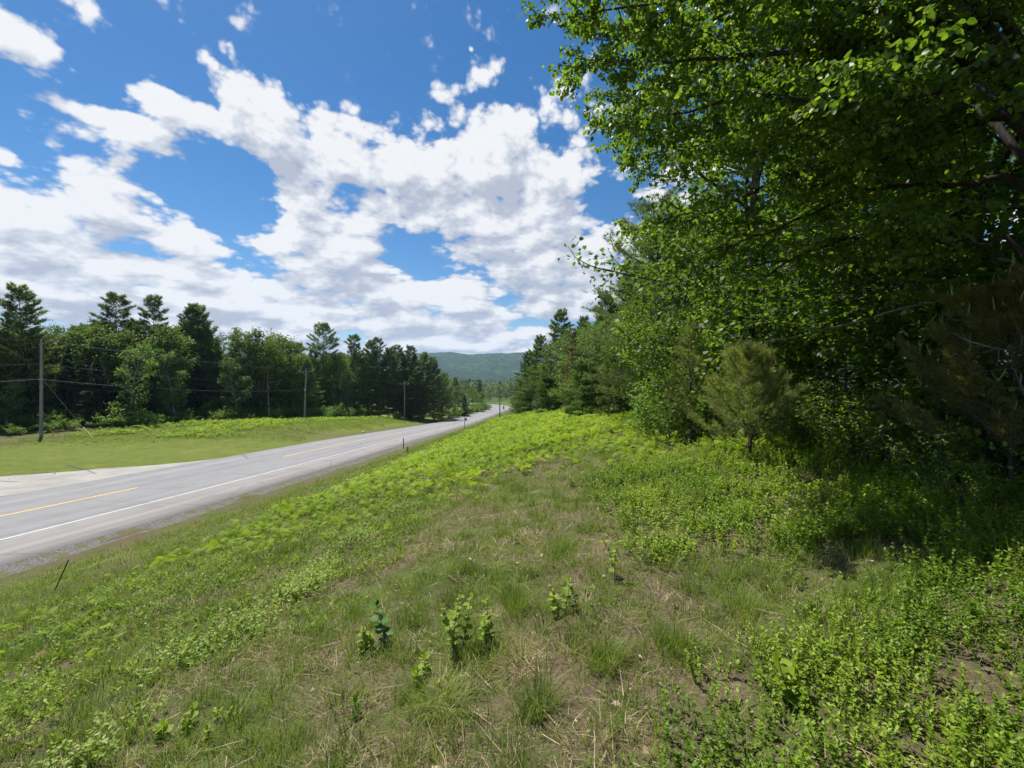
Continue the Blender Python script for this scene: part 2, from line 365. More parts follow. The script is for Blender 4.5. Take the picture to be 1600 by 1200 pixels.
def build_road():
    m, nt = newmat('asphalt'); k = NT(nt); p = k.pos(); a = k.attr('across')
    fine = k.noise(p, 38, 3, .7); big = k.noise(p, .35, 4, .6)
    # stretched along the road: tyre-polished tracks and streaks
    cb = k.n('ShaderNodeCombineXYZ'); k.put(cb.inputs[0], k.math('MULTIPLY', a, 1.0)); sp = k.n('ShaderNodeSeparateXYZ'); k.put(sp.inputs[0], p); k.put(cb.inputs[1], k.math('MULTIPLY', sp.outputs[1], .02))
    streak = k.noise(cb.outputs[0], 2.6, 3, .55, dim='2D')
    v = k.math('ADD', k.math('MULTIPLY', fine, .35), k.math('ADD', k.math('MULTIPLY', big, .25), k.math('MULTIPLY', streak, .4)))
    lane = k.ramp(v, [(.30, (.120, .121, .124)), (.5, (.160, .161, .163)), (.70, (.205, .205, .206))])
    shoulder = k.ramp(v, [(.30, (.145, .136, .130)), (.5, (.185, .176, .169)), (.70, (.23, .22, .211))])
    col = k.mix(k.range(a, 2.55, 2.75), lane, shoulder)
    col = k.mix(k.math('MULTIPLY', k.range(k.noise(p, .55, 6, .75), .53, .60), .35), col, (.115, .115, .118))
    track = k.math('ADD', k.range(k.math('ABSOLUTE', k.math('ADD', a, -.1)), .2, .9, 1, 0), k.math('ADD', k.range(k.math('ABSOLUTE', k.math('ADD', a, -1.75)), .15, .6, 1, 0), k.math('ADD', k.range(k.math('ABSOLUTE', k.math('ADD', a, 2.0)), .15, .6, 1, 0), k.range(k.math('ABSOLUTE', k.math('ADD', a, 3.7)), .15, .6, 1, 0))))
    col = k.mix(k.math('MULTIPLY', track, .28), col, (.215, .215, .218))
    # cracks
    vo = k.n('ShaderNodeTexVoronoi', feature='DISTANCE_TO_EDGE'); vo.inputs['Scale'].default_value = .16; k.put(vo.inputs['Vector'], k.mix(.12, p, k.n('ShaderNodeTexNoise').outputs['Color'], 'ADD'))
    crack = k.range(vo.outputs['Distance'], .0, .006, 1, 0)
    col = k.mix(k.math('MULTIPLY', crack, .55), col, (.04, .04, .042))
    k.out(k.bsdf(col, .85, .25, k.bump(fine, .35, .01)))
    M['asphalt'] = m
    W = lambda s: (lambda i: s*RW[i])
    ob = strip('road', m, [W(-1.0), W(-1.0), W(-.55), W(-.1), W(.3), W(.52), W(.75), W(1.0), lambda i: RW[i]+.015], [-.14, 0, .03, .05, .045, .035, .018, 0, -.16])
    crown = lambda o: float(np.interp(abs(o), [0, 2.0, 5.45], [.05, .036, .0]))
    def paint(name, c, wear):
        m, nt = newmat(name); k = NT(nt); p = k.pos()
        f = k.math('ADD', k.math('MULTIPLY', k.noise(p, 22, 4, .7), .6), k.math('MULTIPLY', k.noise(p, 1.3, 3, .6), .4))
        k.out(k.bsdf(k.mix(k.range(f, wear, wear+.10), c, (.21, .21, .215)), .7, .3)); return m
    wm = paint('white_paint', (.46, .46, .45), .52); ym = paint('yellow_paint', (.56, .36, .075), .60)
    def line(name, mat, o, w, i0, i1):
        k_ = [RW[i]/5.45 for i in range(len(RD))]
        c = (lambda s: (lambda i: o*k_[i]+s*w))
        h = float(np.interp(o/5.45, [-1, -.55, -.1, .3, .52, .75, 1], [0, .03, .05, .045, .035, .018, 0]))+.005
        return strip(name, mat, [c(-.5), c(.5)], [h, h], i0, i1)
    def row(y): return int(np.argmin(np.abs(RD[:150, 1]-y)))
    line('edge_line_marking', wm, 2.64, .10, 0, row(206))
    line('centre_line_marking', ym, -.95, .13, 0, row(24.0))
    line('centre_line_marking', ym, -.95, .13, row(34.5), row(206))
    # gravel shoulder
    m, nt = newmat('gravel'); k = NT(nt); p = k.pos()
    vo = k.n('ShaderNodeTexVoronoi'); vo.inputs['Scale'].default_value = 30; k.put(vo.inputs['Vector'], p)
    c = k.ramp(vo.outputs['Color'], [(.2, (.085, .08, .075)), (.5, (.12, .115, .107)), (.85, (.18, .172, .16))])
    c = k.mix(k.range(k.noise(p, 2.2, 4, .6), .50, .60), c, (.10, .105, .04))
    k.out(k.bsdf(c, .95, .15, k.bump(vo.outputs['Distance'], .8, .03)))
    i1 = row(206)
    wob = [.50+.5*(fbm(np.array([i*.9]), np.array([3.]))[0]-.5) for i in range(len(RD))]
    rows = []
    for i in range(0, i1):
        for o in (RW[i]+.02, RW[i]+.35, RW[i]+wob[i]*.9, RW[i]+wob[i]+.25):
            q = RD[i, :2]+RN[i]*o; rows.append((*q, float(RD[i, 2])-.10+(.0 if o < RW[i]+.9 else -.02)))
    R_ = np.array(rows); zz = land(R_[:, 0], R_[:, 1]); R_[:, 2] = np.maximum(R_[:, 2], zz+.03); R_[3::4, 2] = zz[3::4]-.06
    g = Geo(); g.add(R_, grid_faces(i1, 4)[:, ::-1]); tag(g.build('gravel_shoulder', m), kind='structure')
    # pale driveway running off to the left
    m, nt = newmat('pale_paving'); k = NT(nt); p = k.pos()
    f = k.math('ADD', k.math('MULTIPLY', k.noise(p, 26, 3, .7), .4), k.math('MULTIPLY', k.noise(p, .5, 5, .6), .6))
    f = k.math('ADD', f, k.math('MULTIPLY', k.range(k.noise(p, 1.6, 6, .7), .5, .7), -.08)); c = k.ramp(f, [(.32, (.17, .163, .148)), (.5, (.24, .23, .21)), (.68, (.32, .31, .285))])
    k.out(k.bsdf(c, .9, .2, k.bump(f, .25, .01)))
    yy = np.array([33.6, 32.2, 30.9, 29, 26.4, 23.5, 20.5, 16, 11, 5, 0, -6, -10.0])
    xo = np.array([-22.75, -23.6, -24.8, -27.6, -31, -35.2, -39.5, -47, -56, -66, -70, -60, -32.0])
    y2 = np.linspace(33.6, -10, 90); xo = np.interp(-y2, -yy, xo)+(fbm(y2*1.3, y2*0+2, 3)-.5)*1.1*smooth(33.6-y2, 0, 3); yy = y2
    rows = []
    for y_, x_ in zip(yy, xo):
        xc = np.interp(y_, RD[:150, 1], RD[:150, 0]); t_ = np.interp(y_, RD[:150, 1], RT[:150, 0]); zc = np.interp(y_, RD[:150, 1], RD[:150, 2])
        xi = xc-5.47/math.sqrt(1-t_*t_)
        for t in np.linspace(0, 1, 7):
            X_ = xi+(x_-xi)*t; rows.append((X_, y_, zc-.005-.012*(xi-X_)))
    R_ = np.array(rows); inner = R_[::7, 2].copy()
    R_[:, 2] = np.maximum(R_[:, 2], land(R_[:, 0], R_[:, 1])+.03); R_[::7, 2] = inner
    g = Geo(); g.add(R_, grid_faces(len(yy), 7)); dw = g.build('driveway', m); tag(dw, kind='structure')
    sm, nt = newmat('crack_sealant'); k = NT(nt); k.out(k.bsdf((.06, .06, .065), .5, .3))
    for pts in ([(10, 741), (40, 739), (75, 738), (86, 741), (70, 745), (40, 747)], [(-10, 752), (20, 753.5), (50, 752), (80, 750)], [(100, 726), (128, 733), (150, 742)]):
        P = np.array([hit(*q) for q in pts]); P = spline(P, 5)
        zf = np.interp(P[:, 1], RD[:150, 1], RD[:150, 2]); xi = np.interp(P[:, 1], RD[:150, 1], RD[:150, 0])-5.47
        P[:, 2] = np.maximum(zf-.005-.012*(xi-P[:, 0]), land(P[:, 0], P[:, 1])+.03)+.006
        T = unit(np.gradient(P[:, :2], axis=0)); Nn = np.stack([T[:, 1], -T[:, 0]], 1)*.035
        V = np.stack([np.c_[P[:, :2]-Nn, P[:, 2]], np.c_[P[:, :2]+Nn, P[:, 2]]], 1).reshape(-1, 3)
        g = Geo(); g.add(V, grid_faces(len(P), 2)[:, ::-1]); tag(g.build('crack_seal', sm, dw))

def build_hills():
    m, nt = newmat('wooded_hill'); k = NT(nt); p = k.pos()
    f = k.noise(p, .028, 5, .75); b = k.noise(p, .0035, 4, .6)
    c = k.ramp(f, [(.36, (.006, .016, .008)), (.5, (.022, .046, .016)), (.66, (.065, .105, .028))])
    c = k.mix(k.range(b, .48, .56), c, (.022, .036, .018))
    k.out(k.bsdf(c, 1.0, .05, k.bump(f, 1.0, 6)))
    xs = axis([(-4200, -1200, 50), (-1200, -820, 20), (-820, 120, 9), (120, 500, 20), (500, 3600, 60)]); ys = axis([(1250, 1700, 26), (1700, 2850, 11), (2850, 4300, 60)])
    X, Y = np.meshgrid(xs, ys, indexing='ij')
    ridge = 196+24*(fbm(X*.0016+3.2, Y*0+.5, 3)-.5)*2+8*(fbm(X*.008, Y*0+1.5, 3)-.5)+10*smooth(X, -700, -520)-10*smooth(X, -420, -300)+8*smooth(X, -260, -120)
    prof = .16*smooth(Y, 1300, 2000)+.84*smooth(Y, 1750, 2900)
    Z = -12+(ridge+12)*prof*(1-.3*smooth(Y, 2950, 4200))
    Z = Z+(fbm(X*.004, Y*.004, 3)-.5)*46*prof*(1-prof*.8)
    Z = Z+(np.random.default_rng(4).random(X.shape)-.5)*7*smooth(Y, 1300, 1500)+(fbm(X*.05, Y*.05, 2)-.5)*9
    g = Geo(); g.add(np.stack([X, Y, Z], -1).reshape(-1, 3), grid_faces(len(xs), len(ys)))
    tag(g.build('hills', m), kind='structure')

CLOUD = 0.49
def build_world():
    w = bpy.data.worlds.new('World'); bpy.context.scene.world = w; w.use_nodes = True
    nt = w.node_tree; N = nt.nodes; L = nt.links
    for n in list(N): N.remove(n)
    # ---- cloud density as a group over azimuth / elevation
    g = bpy.data.node_groups.new('cloud_density', 'ShaderNodeTree')
    g.interface.new_socket('Vector', in_out='INPUT', socket_type='NodeSocketVector')
    g.interface.new_socket('Offset', in_out='INPUT', socket_type='NodeSocketVector')
    g.interface.new_socket('Density', in_out='OUTPUT', socket_type='NodeSocketFloat')
    gn, gl = g.nodes, g.links
    gi = gn.new('NodeGroupInput'); go = gn.new('NodeGroupOutput')
    def m(op, a, b=None, c=None, clamp=False):
        n = gn.new('ShaderNodeMath'); n.operation = op; n.use_clamp = clamp
        for i, v in enumerate((a, b, c)):
            if v is None: continue
            if isinstance(v, (int, float)): n.inputs[i].default_value = v
            else: gl.new(v, n.inputs[i])
        return n.outputs[0]
    def vm(op, a, b=None, s=None):
        n = gn.new('ShaderNodeVectorMath'); n.operation = op
        for i, v in enumerate((a, b)):
            if v is None: continue
            if isinstance(v, tuple): n.inputs[i].default_value = v
            else: gl.new(v, n.inputs[i])
        if s is not None: n.inputs['Scale'].default_value = s
        return n.outputs[0]
    d = vm('NORMALIZE', vm('ADD', gi.outputs[0], gi.outputs[1]))
    sp = gn.new('ShaderNodeSeparateXYZ'); gl.new(d, sp.inputs[0])
    az = m('ARCTAN2', sp.outputs[0], sp.outputs[1]); el = m('ARCSINE', sp.outputs[2])
    cx = gn.new('ShaderNodeCombineXYZ'); gl.new(az, cx.inputs[0]); gl.new(el, cx.inputs[1])
    # warp
    zz = m('ADD', m('MAXIMUM', sp.outputs[2], 0.0), 0.40)
    cp = gn.new('ShaderNodeCombineXYZ'); gl.new(az, cp.inputs[0]); gl.new(m('MULTIPLY', m('LOGARITHM', zz, 2.718), 1.3), cp.inputs[1]); pl0 = cp.outputs[0]
    pl = vm('MULTIPLY', pl0, (.88, 1, 1))
    wn = gn.new('ShaderNodeTexNoise'); wn.noise_dimensions='2D'; wn.inputs['Scale'].default_value = 3.2; wn.inputs['Detail'].default_value = 3.0
    gl.new(pl, wn.inputs['Vector'])
    warp = vm('SCALE', vm('SUBTRACT', wn.outputs['Color'], (0.5, 0.5, 0.5)), s=0.07)
    p = vm('ADD', cx.outputs[0], vm('MULTIPLY', warp, (1, .7, 0)))
    def px(x, y):
        u, v = (x-800)/680, (600-y)/680
        return math.atan2(u, 1), math.atan2(v, math.hypot(u, 1))
    blobs = [  # sightings of the day's clouds: x, y, half sizes, tilt, weight
     (350,150,92,66,12,1),(290,178,62,44,0,.95),(430,205,96,52,22,1),(200,210,72,40,12,.95),(152,172,22,22,60,.55),(545,240,110,54,10,1),(520,200,40,30,0,.7),(640,275,118,56,0,1),(690,225,30,24,0,.7),
     (765,230,70,58,0,1),(725,325,150,74,8,1.05),(855,300,70,70,50,1),(850,395,112,72,0,1.05),(920,400,50,60,0,.9),(740,395,76,32,0,.8),(445,268,60,32,30,.9),(480,320,62,30,0,.8),(590,330,60,24,0,.7),
     (510,385,122,54,3,1.05),(470,372,60,44,0,.9),(905,190,62,52,30,.72),(735,135,100,44,-12,.55),(690,150,46,26,0,.4),(810,112,50,26,0,.42),(602,122,12,24,10,.5),(735,82,10,8,0,.5),
     (290,385,90,42,5,1),(160,322,100,46,12,.95),(132,285,44,30,10,.75),(240,322,56,22,15,.7),(30,350,92,56,10,1.1),(180,410,230,46,0,1.05),(350,392,40,26,0,.8),
     (150,18,76,36,0,.85),(190,40,34,18,10,.6),(40,62,66,38,0,.85),(105,92,54,14,25,.6),(4,243,32,30,0,.75),(300,290,17,13,0,.7),(60,282,12,10,0,.45),
     (80,450,250,46,0,1.05),(350,470,200,42,0,1.05),(590,465,160,34,0,1),(500,440,80,28,0,.85),(700,462,100,32,0,.95),(560,505,260,30,0,1),(770,492,56,24,10,.8),(866,478,58,28,-8,1),(940,445,60,50,0,.9),
     (700,530,170,22,0,1),(770,528,44,16,0,1),(400,515,400,34,0,.95),(1080,300,120,90,0,.6),(1250,120,110,60,0,.7),(1400,420,220,60,0,.9),(770,280,60,44,0,1.2),(330,190,70,40,10,1.15),(245,70,70,34,30,-.9),(640,120,120,40,0,-.25),(330,335,70,34,0,-.5),(660,395,40,26,0,-.5),(200,545,500,16,0,.8),(860,545,140,14,0,.8),
    ]
    acc = None
    for (bx, by, rx, ry, rot, a) in blobs:
        a0, e0 = px(bx, by)
        kx = (px(bx+rx, by)[0]-px(bx-rx, by)[0])/2; ky = (px(bx, by-ry)[1]-px(bx, by+ry)[1])/2
        mp = gn.new('ShaderNodeMapping'); mp.vector_type = 'TEXTURE'
        mp.inputs['Location'].default_value = (a0, e0, 0); mp.inputs['Rotation'].default_value = (0, 0, R(-rot)); mp.inputs['Scale'].default_value = (kx*2.05, ky*2.0, 1)
        gl.new(p, mp.inputs['Vector'])
        gr = gn.new('ShaderNodeTexGradient'); gr.gradient_type = 'SPHERICAL'; gl.new(mp.outputs[0], gr.inputs['Vector'])
        v = m('MULTIPLY', gr.outputs['Fac'], a) if a != 1 else gr.outputs['Fac']
        if acc is None: acc = v
        elif a < 0: acc = m('ADD', acc, v)
        else:
            n = gn.new('ShaderNodeMath'); n.operation = 'SMOOTH_MAX'; n.inputs[2].default_value = 0.2
            gl.new(acc, n.inputs[0]); gl.new(v, n.inputs[1]); acc = n.outputs[0]
    # generic broken cloud for the part of the sky behind and beside
    gn2 = gn.new('ShaderNodeTexNoise'); gn2.noise_dimensions='2D'; gn2.inputs['Scale'].default_value = 2.2; gn2.inputs['Detail'].default_value = 2; gl.new(pl, gn2.inputs['Vector'])
    back = m('MULTIPLY', m('SUBTRACT', gn2.outputs['Fac'], 0.40), 2.0)
    side = gn.new('ShaderNodeMapRange'); side.inputs[1].default_value = 0.55; side.inputs[2].default_value = 0.2; gl.new(sp.outputs[1], side.inputs[0])
    acc = m('MAXIMUM', acc, m('MULTIPLY', back, side.outputs[0]))
    # cauliflower detail
    fb = gn.new('ShaderNodeTexNoise'); fb.noise_dimensions='2D'; fb.inputs['Scale'].default_value = 8.5; fb.inputs['Detail'].default_value = 8; fb.inputs['Roughness'].default_value = 0.69
    gl.new(pl, fb.inputs['Vector'])
    pw = vm('ADD', pl, vm('SCALE', vm('SUBTRACT', wn.outputs['Color'], (.5,.5,.5)), s=.05))
    vo = gn.new('ShaderNodeTexVoronoi'); vo.voronoi_dimensions = '2D'; vo.feature = 'F1'; vo.inputs['Scale'].default_value = 10; vo.inputs['Detail'].default_value = 3.5; vo.inputs['Roughness'].default_value = .6
    gl.new(pw, vo.inputs['Vector'])
    det = m('ADD', m('MULTIPLY', m('SUBTRACT', fb.outputs['Fac'], 0.5), 1.15), m('MULTIPLY', m('SUBTRACT', 0.40, vo.outputs['Distance']), 1.15))
    dens = m('ADD', m('SUBTRACT', m('MULTIPLY', acc, 2.1), 0.10), m('MULTIPLY', det, m('ADD', m('MULTIPLY', acc, 2.2), 0.40, clamp=True)))
    gl.new(dens, go.inputs[0])
    # ---- world
    tc = N.new('ShaderNodeTexCoord')
    def G(off):
        n = N.new('ShaderNodeGroup'); n.node_tree = g; L.new(tc.outputs['Generated'], n.inputs[0]); n.inputs[1].default_value = off; return n.outputs[0]
    def M(op, a, b=None, c=None, clamp=False):
        n = N.new('ShaderNodeMath'); n.operation = op; n.use_clamp = clamp
        for i, v in enumerate((a, b, c)):
            if v is None: continue
            if isinstance(v, (int, float)): n.inputs[i].default_value = v
            else: L.new(v, n.inputs[i])
        return n.outputs[0]
    def MR(v, a, b, c, d, smooth=True):
        n = N.new('ShaderNodeMapRange'); n.interpolation_type = 'SMOOTHSTEP' if smooth else 'LINEAR'
        for i, q in enumerate((a, b, c, d)): n.inputs[i+1].default_value = q
        L.new(v, n.inputs[0]); return n.outputs[0]
    def mix(f, a, b):
        n = N.new('ShaderNodeMix'); n.data_type = 'RGBA'
        if isinstance(f, float): n.inputs[0].default_value = f
        else: L.new(f, n.inputs[0])
        for s, v in ((6, a), (7, b)):
            if isinstance(v, tuple): n.inputs[s].default_value = (*v, 1)
            else: L.new(v, n.inputs[s])
        return n.outputs[2]
    def mix_mul(a, t):
        n = N.new('ShaderNodeMix'); n.data_type = 'RGBA'; n.blend_type = 'MULTIPLY'; n.inputs[0].default_value = 1; L.new(a, n.inputs[6]); n.inputs[7].default_value = (*t, 1); return n.outputs[2]
    d0 = G((0, 0, 0)); d1 = G((-.012, 0, .020)); d2 = G((-.03, 0, .070))
    alpha = MR(d0, -0.02, 0.50, 0, 1)
    # light comes from above: thin towards the light = bright, thick = grey
    lit = M('ADD', M('MULTIPLY', M('SUBTRACT', d0, d1), 0.60), M('MULTIPLY', M('SUBTRACT', d0, d2), 0.50))
    thick = MR(d2, 0.1, 2.1, 0, 1)
    bright = M('SUBTRACT', M('ADD', 0.64, lit), M('MULTIPLY', thick, 0.40), clamp=True)
    sz = N.new('ShaderNodeSeparateXYZ'); L.new(tc.outputs['Generated'], sz.inputs[0])
    cr = N.new('ShaderNodeValToRGB'); L.new(bright, cr.inputs[0])
    e = cr.color_ramp.elements
    e[0].position = 0.0; e[0].color = (.44,.48,.57,1); e[1].position = 1.0; e[1].color = (.83,.84,.86,1)
    k = e.new(.35); k.color = (.55,.59,.67,1); k = e.new(.7); k.color = (.68,.71,.77,1)
    sky = N.new('ShaderNodeTexSky'); sky.sky_type = 'NISHITA'; sky.sun_disc = False; sky.sun_elevation = R(SUN_EL); sky.sun_rotation = R(SUN_AZ)
    sky.air_density = 1.0; sky.dust_density = 0.2; sky.ozone_density = 1.8; sky.altitude = 300
    hs = N.new('ShaderNodeHueSaturation'); hs.inputs['Saturation'].default_value = 1.36; L.new(sky.outputs[0], hs.inputs['Color'])
    S = 0.056
    vs = N.new('ShaderNodeVectorMath'); vs.operation = 'SCALE'; L.new(cr.outputs[0], vs.inputs[0]); vs.inputs['Scale'].default_value = CLOUD/ S
    col = mix(alpha, mix_mul(hs.outputs[0], (.90, .90, .90)), vs.outputs[0])
    bg = N.new('ShaderNodeBackground'); L.new(col, bg.inputs[0]); bg.inputs[1].default_value = S
    out = N.new('ShaderNodeOutputWorld'); L.new(bg.outputs[0], out.inputs[0])
    w.cycles.sampling_method = 'MANUAL'; w.cycles.sample_map_resolution = 512
# ------------------------------------------------------------------ growing things
def path(p0, az, el, L, n=5, up=.2, wob=.10, rg=rng):
    d = np.array([cos(el)*sin(az), cos(el)*cos(az), sin(el)]); P = [np.array(p0, float)]
    for i in range(n-1):
        d = d+np.array([0, 0, up/n])+rg.normal(size=3)*wob; d /= np.linalg.norm(d); P.append(P[-1]+d*L/(n-1))
    return np.array(P)

def at_path(P, u):
    f = u*(len(P)-1); i = min(int(f), len(P)-2); t = f-i
    return P[i]*(1-t)+P[i+1]*t, unit(P[i+1]-P[i])

def leaves_on(cr, P, n, size, spread, T, F, branch_tint, centre=None, mat=0, droop=.3, u0=.15, flat=.55, tv=.22):
    u = u0+(1-u0)*rng.random(n); f = u*(len(P)-1); i = np.minimum(f.astype(int), len(P)-2); t = (f-i)[:, None]
    pos = P[i]*(1-t)+P[i+1]*t+rng.normal(size=(n, 3))*spread*np.array([1, 1, .75])
    D = unit(P[i+1]-P[i])
    Yd = unit(D*.5+rand_dirs(n)*.9+np.array([0, 0, -droop])); Nn = unit(np.array([0, 0, 1.0])+rng.normal(size=(n, 3))*flat)
    place(cr, T, F, pos, Yd, Nn, size*rng.uniform(.65, 1.3, n), mat, np.clip(branch_tint+rng.normal(size=n)*tv, 0, 1))

def broad_tree(H, base, RR, nl, leaf, dens, T=LEAF, F=LEAF_F, r0=.16, nsec=7, spread=.22, lean=.05, seed=0, fine=False, el0=8, el1=62):
    rg = np.random.default_rng(seed)
    tr, cr = Geo(), Geo()
    TP = path((0, 0, -.25), rg.uniform(0, 6.28), R(90)-lean, H*.93, 9, .1, .05, rg)
    tube(tr, TP, np.linspace(r0, r0*.12, 9), 8)
    tb = base/H; az = rg.uniform(0, 6.28)
    for i in range(nl):
        s = (i+.5)/nl; t = tb+(.97-tb)*s; az += 2.4+rg.normal()*.35
        prof = math.sin(pi*(.14+.82*s))**.6
        L = RR*prof*rg.uniform(.7, 1.18); p0, _ = at_path(TP, min(t, .985)); el = R(el0+(el1-el0)*s+rg.normal()*9)
        LP = path(p0, az, el, L, 6, .25, .10, rg); r = r0*.42*(1-.75*s)
        tube(tr, LP, np.linspace(r, r*.2, 6), 5, cap=False)
        bt = .5+rg.normal()*.13
        for j in range(nsec):
            u = .22+.78*(j+rg.random())/nsec; q, d = at_path(LP, min(u, .99))
            side = 1 if j % 2 else -1
            a2 = math.atan2(d[0], d[1])+side*R(rg.uniform(25, 75)); L2 = L*(.22+.38*(1-u))*rg.uniform(.7, 1.2)+.25
            SP = path(q, a2, math.asin(np.clip(d[2], -1, 1))*.5+rg.normal()*.25, L2, 4, .15, .16, rg)
            tube(tr, SP, np.linspace(r*.35, r*.1, 4), 4 if fine else 3, cap=False)
            leaves_on(cr, SP, max(3, int(L2*dens)), leaf, spread*min(1, L2), T, F, bt+rg.normal()*.08)
        leaves_on(cr, LP, int(L*.35*dens), leaf, spread*.9, T, F, bt, u0=.6)
    return tr, cr

def pine_tree(H, base, RR, gap, tufts, need=.24, wid=.030, per=6, r0=.17, seed=0, el0=4, el1=42, keep=.85, power=.62, top=.3, sub=.32):
    """white pine: whorls of long level boughs, needles in brushes on their outer halves"""
    rg = np.random.default_rng(seed); tr, cr = Geo(), Geo()
    TP = path((0, 0, -.25), rg.uniform(0, 6.28), R(89), H+.2, 9, .05, .018, rg); tube(tr, TP, np.linspace(r0, r0*.08, 9), 7)
    h = base; az = 0
    while h < H-.15:
        s = (h-base)/(H-base); az += rg.uniform(.4, 1.2)
        n = 5 if s < .8 else 4
        for i in range(n):
            if rg.random() > keep: continue
            L = (RR*(1-s)**power*rg.uniform(.5, 1.15)+top*rg.uniform(.6, 1.2))*(.72+.28*min(1, s/.25))
            a = az+i*6.283/n+rg.normal()*.22; el = R(el0+(el1-el0)*s**1.3+rg.normal()*6)
            BP = path((*at_path(TP, min(h/H, .99))[0][:2], h), a, el, L, 6, .22, .05, rg)
            tube(tr, BP, np.linspace(r0*.22*(1-.6*s), .012, 6), 4, cap=False)
            bt = .5+rg.normal()*.12
            m = max(3, int(tufts*L))
            u = .30+.70*rg.random(m)**.8; f = u*5; k = np.minimum(f.astype(int), 4); tt = (f-k)[:, None]
            ax = unit(BP[k+1]-BP[k]); side = unit(np.cross(ax, [0, 0, 1.0]))
            off = (rg.random(m)-.5)*2*(sub*L*(1.15-u)+.10)
            pos = BP[k]*(1-tt)+BP[k+1]*tt+side*off[:, None]+np.array([0, 0, 1])*(rg.normal(size=m)*.05+.03*abs(off))[:, None]+ax*(abs(off)*.5)[:, None]
            dr = unit(ax*.7+side*np.sign(off)[:, None]*.55+np.array([0, 0, .38]))
            pos = np.repeat(pos, per, 0); dr = np.repeat(dr, per, 0); q = len(pos)
            Yd = unit(dr+rg.normal(size=(q, 3))*.55)
            place(cr, NEED, NEED_F, pos, Yd, rand_dirs(q), need*rg.uniform(.7, 1.25, q), 0, np.clip(bt+.05+np.repeat(rg.normal(size=m)*.14, per)+rg.normal(size=q)*.1, 0, 1), sx=wid/need)
        h += gap*rg.uniform(.75, 1.3)*(1-.35*s)
    return tr, cr

def spruce_tree(H, RR, gap=.34, dens=26, need=.20, wid=.05, seed=0, base=.4):
    rg = np.random.default_rng(seed); tr, cr = Geo(), Geo()
    tube(tr, path((0, 0, -.2), 0, R(90), H+.1, 5, 0, .01, rg), np.linspace(.12, .01, 5), 6)
    h = base
    while h < H:
        s = h/H; n = 6
        for i in range(n):
            L = (RR*(1-s)**.9+.12)*rg.uniform(.65, 1.2); a = i*6.283/n+rg.uniform(0, 6.28)
            BP = path((0, 0, h), a, R(-14+40*s+rg.normal()*5), L, 5, .25, .05, rg); tube(tr, BP, np.linspace(.022, .006, 5), 3, cap=False)
            m = max(4, int(dens*L)); u = .12+.88*rg.random(m); f = u*4; k = np.minimum(f.astype(int), 3); tt = (f-k)[:, None]
            ax = unit(BP[k+1]-BP[k]); side = unit(np.cross(ax, [0, 0, 1.0])); off = (rg.random(m)-.5)*2*(.34*L*(1.1-u)+.06)
            pos = BP[k]*(1-tt)+BP[k+1]*tt+side*off[:, None]; pos[:, 2] -= abs(off)*.25
            pos = np.repeat(pos, 3, 0); ax3 = np.repeat(ax, 3, 0); sd = np.repeat(side*np.sign(off)[:, None], 3, 0); q = len(pos)
            Yd = unit(ax3*.7+sd*.5+rg.normal(size=(q, 3))*.35)
            place(cr, NEED, NEED_F, pos, Yd, np.array([0, 0, 1.0])+rg.normal(size=(q, 3))*.5, need*rg.uniform(.7, 1.3, q), 0, np.clip(.5+rg.normal(size=q)*.2, 0, 1), sx=wid/need)
        h += gap*rg.uniform(.8, 1.2)*(1-.4*s)
    return tr, cr

def shrub(H, RR, stems, leaf, dens, T=LEAF, F=LEAF_F, seed=0, spread=.10):
    rg = np.random.default_rng(seed); tr, cr = Geo(), Geo()
    for i in range(stems):
        a = rg.uniform(0, 6.28); el = R(rg.uniform(35, 85)); L = H/max(.6, math.sin(el))*rg.uniform(.55, 1.05)
        L = min(L, RR/max(.15, math.cos(el))*1.0)
        P = path((rg.normal()*RR*.25, rg.normal()*RR*.25, -.08), a, el, L, 6, .1, .12, rg); tube(tr, P, np.linspace(.018*H/1.5, .004, 6), 4, cap=False)
        bt = .5+rg.normal()*.12
        for j in range(6):
            u = .25+.75*rg.random(); q, d = at_path(P, u); S = path(q, rg.uniform(0, 6.28), R(rg.uniform(-5, 50)), L*.3*rg.uniform(.6, 1.2), 4, .1, .15, rg)
            tube(tr, S, np.linspace(.006, .002, 4), 3, cap=False); leaves_on(cr, S, max(4, int(dens*L*.3)), leaf, spread, T, F, bt, droop=.15)
        leaves_on(cr, P, int(dens*L*.6), leaf, spread*.8, T, F, bt, u0=.4, droop=.1)
    return tr, cr

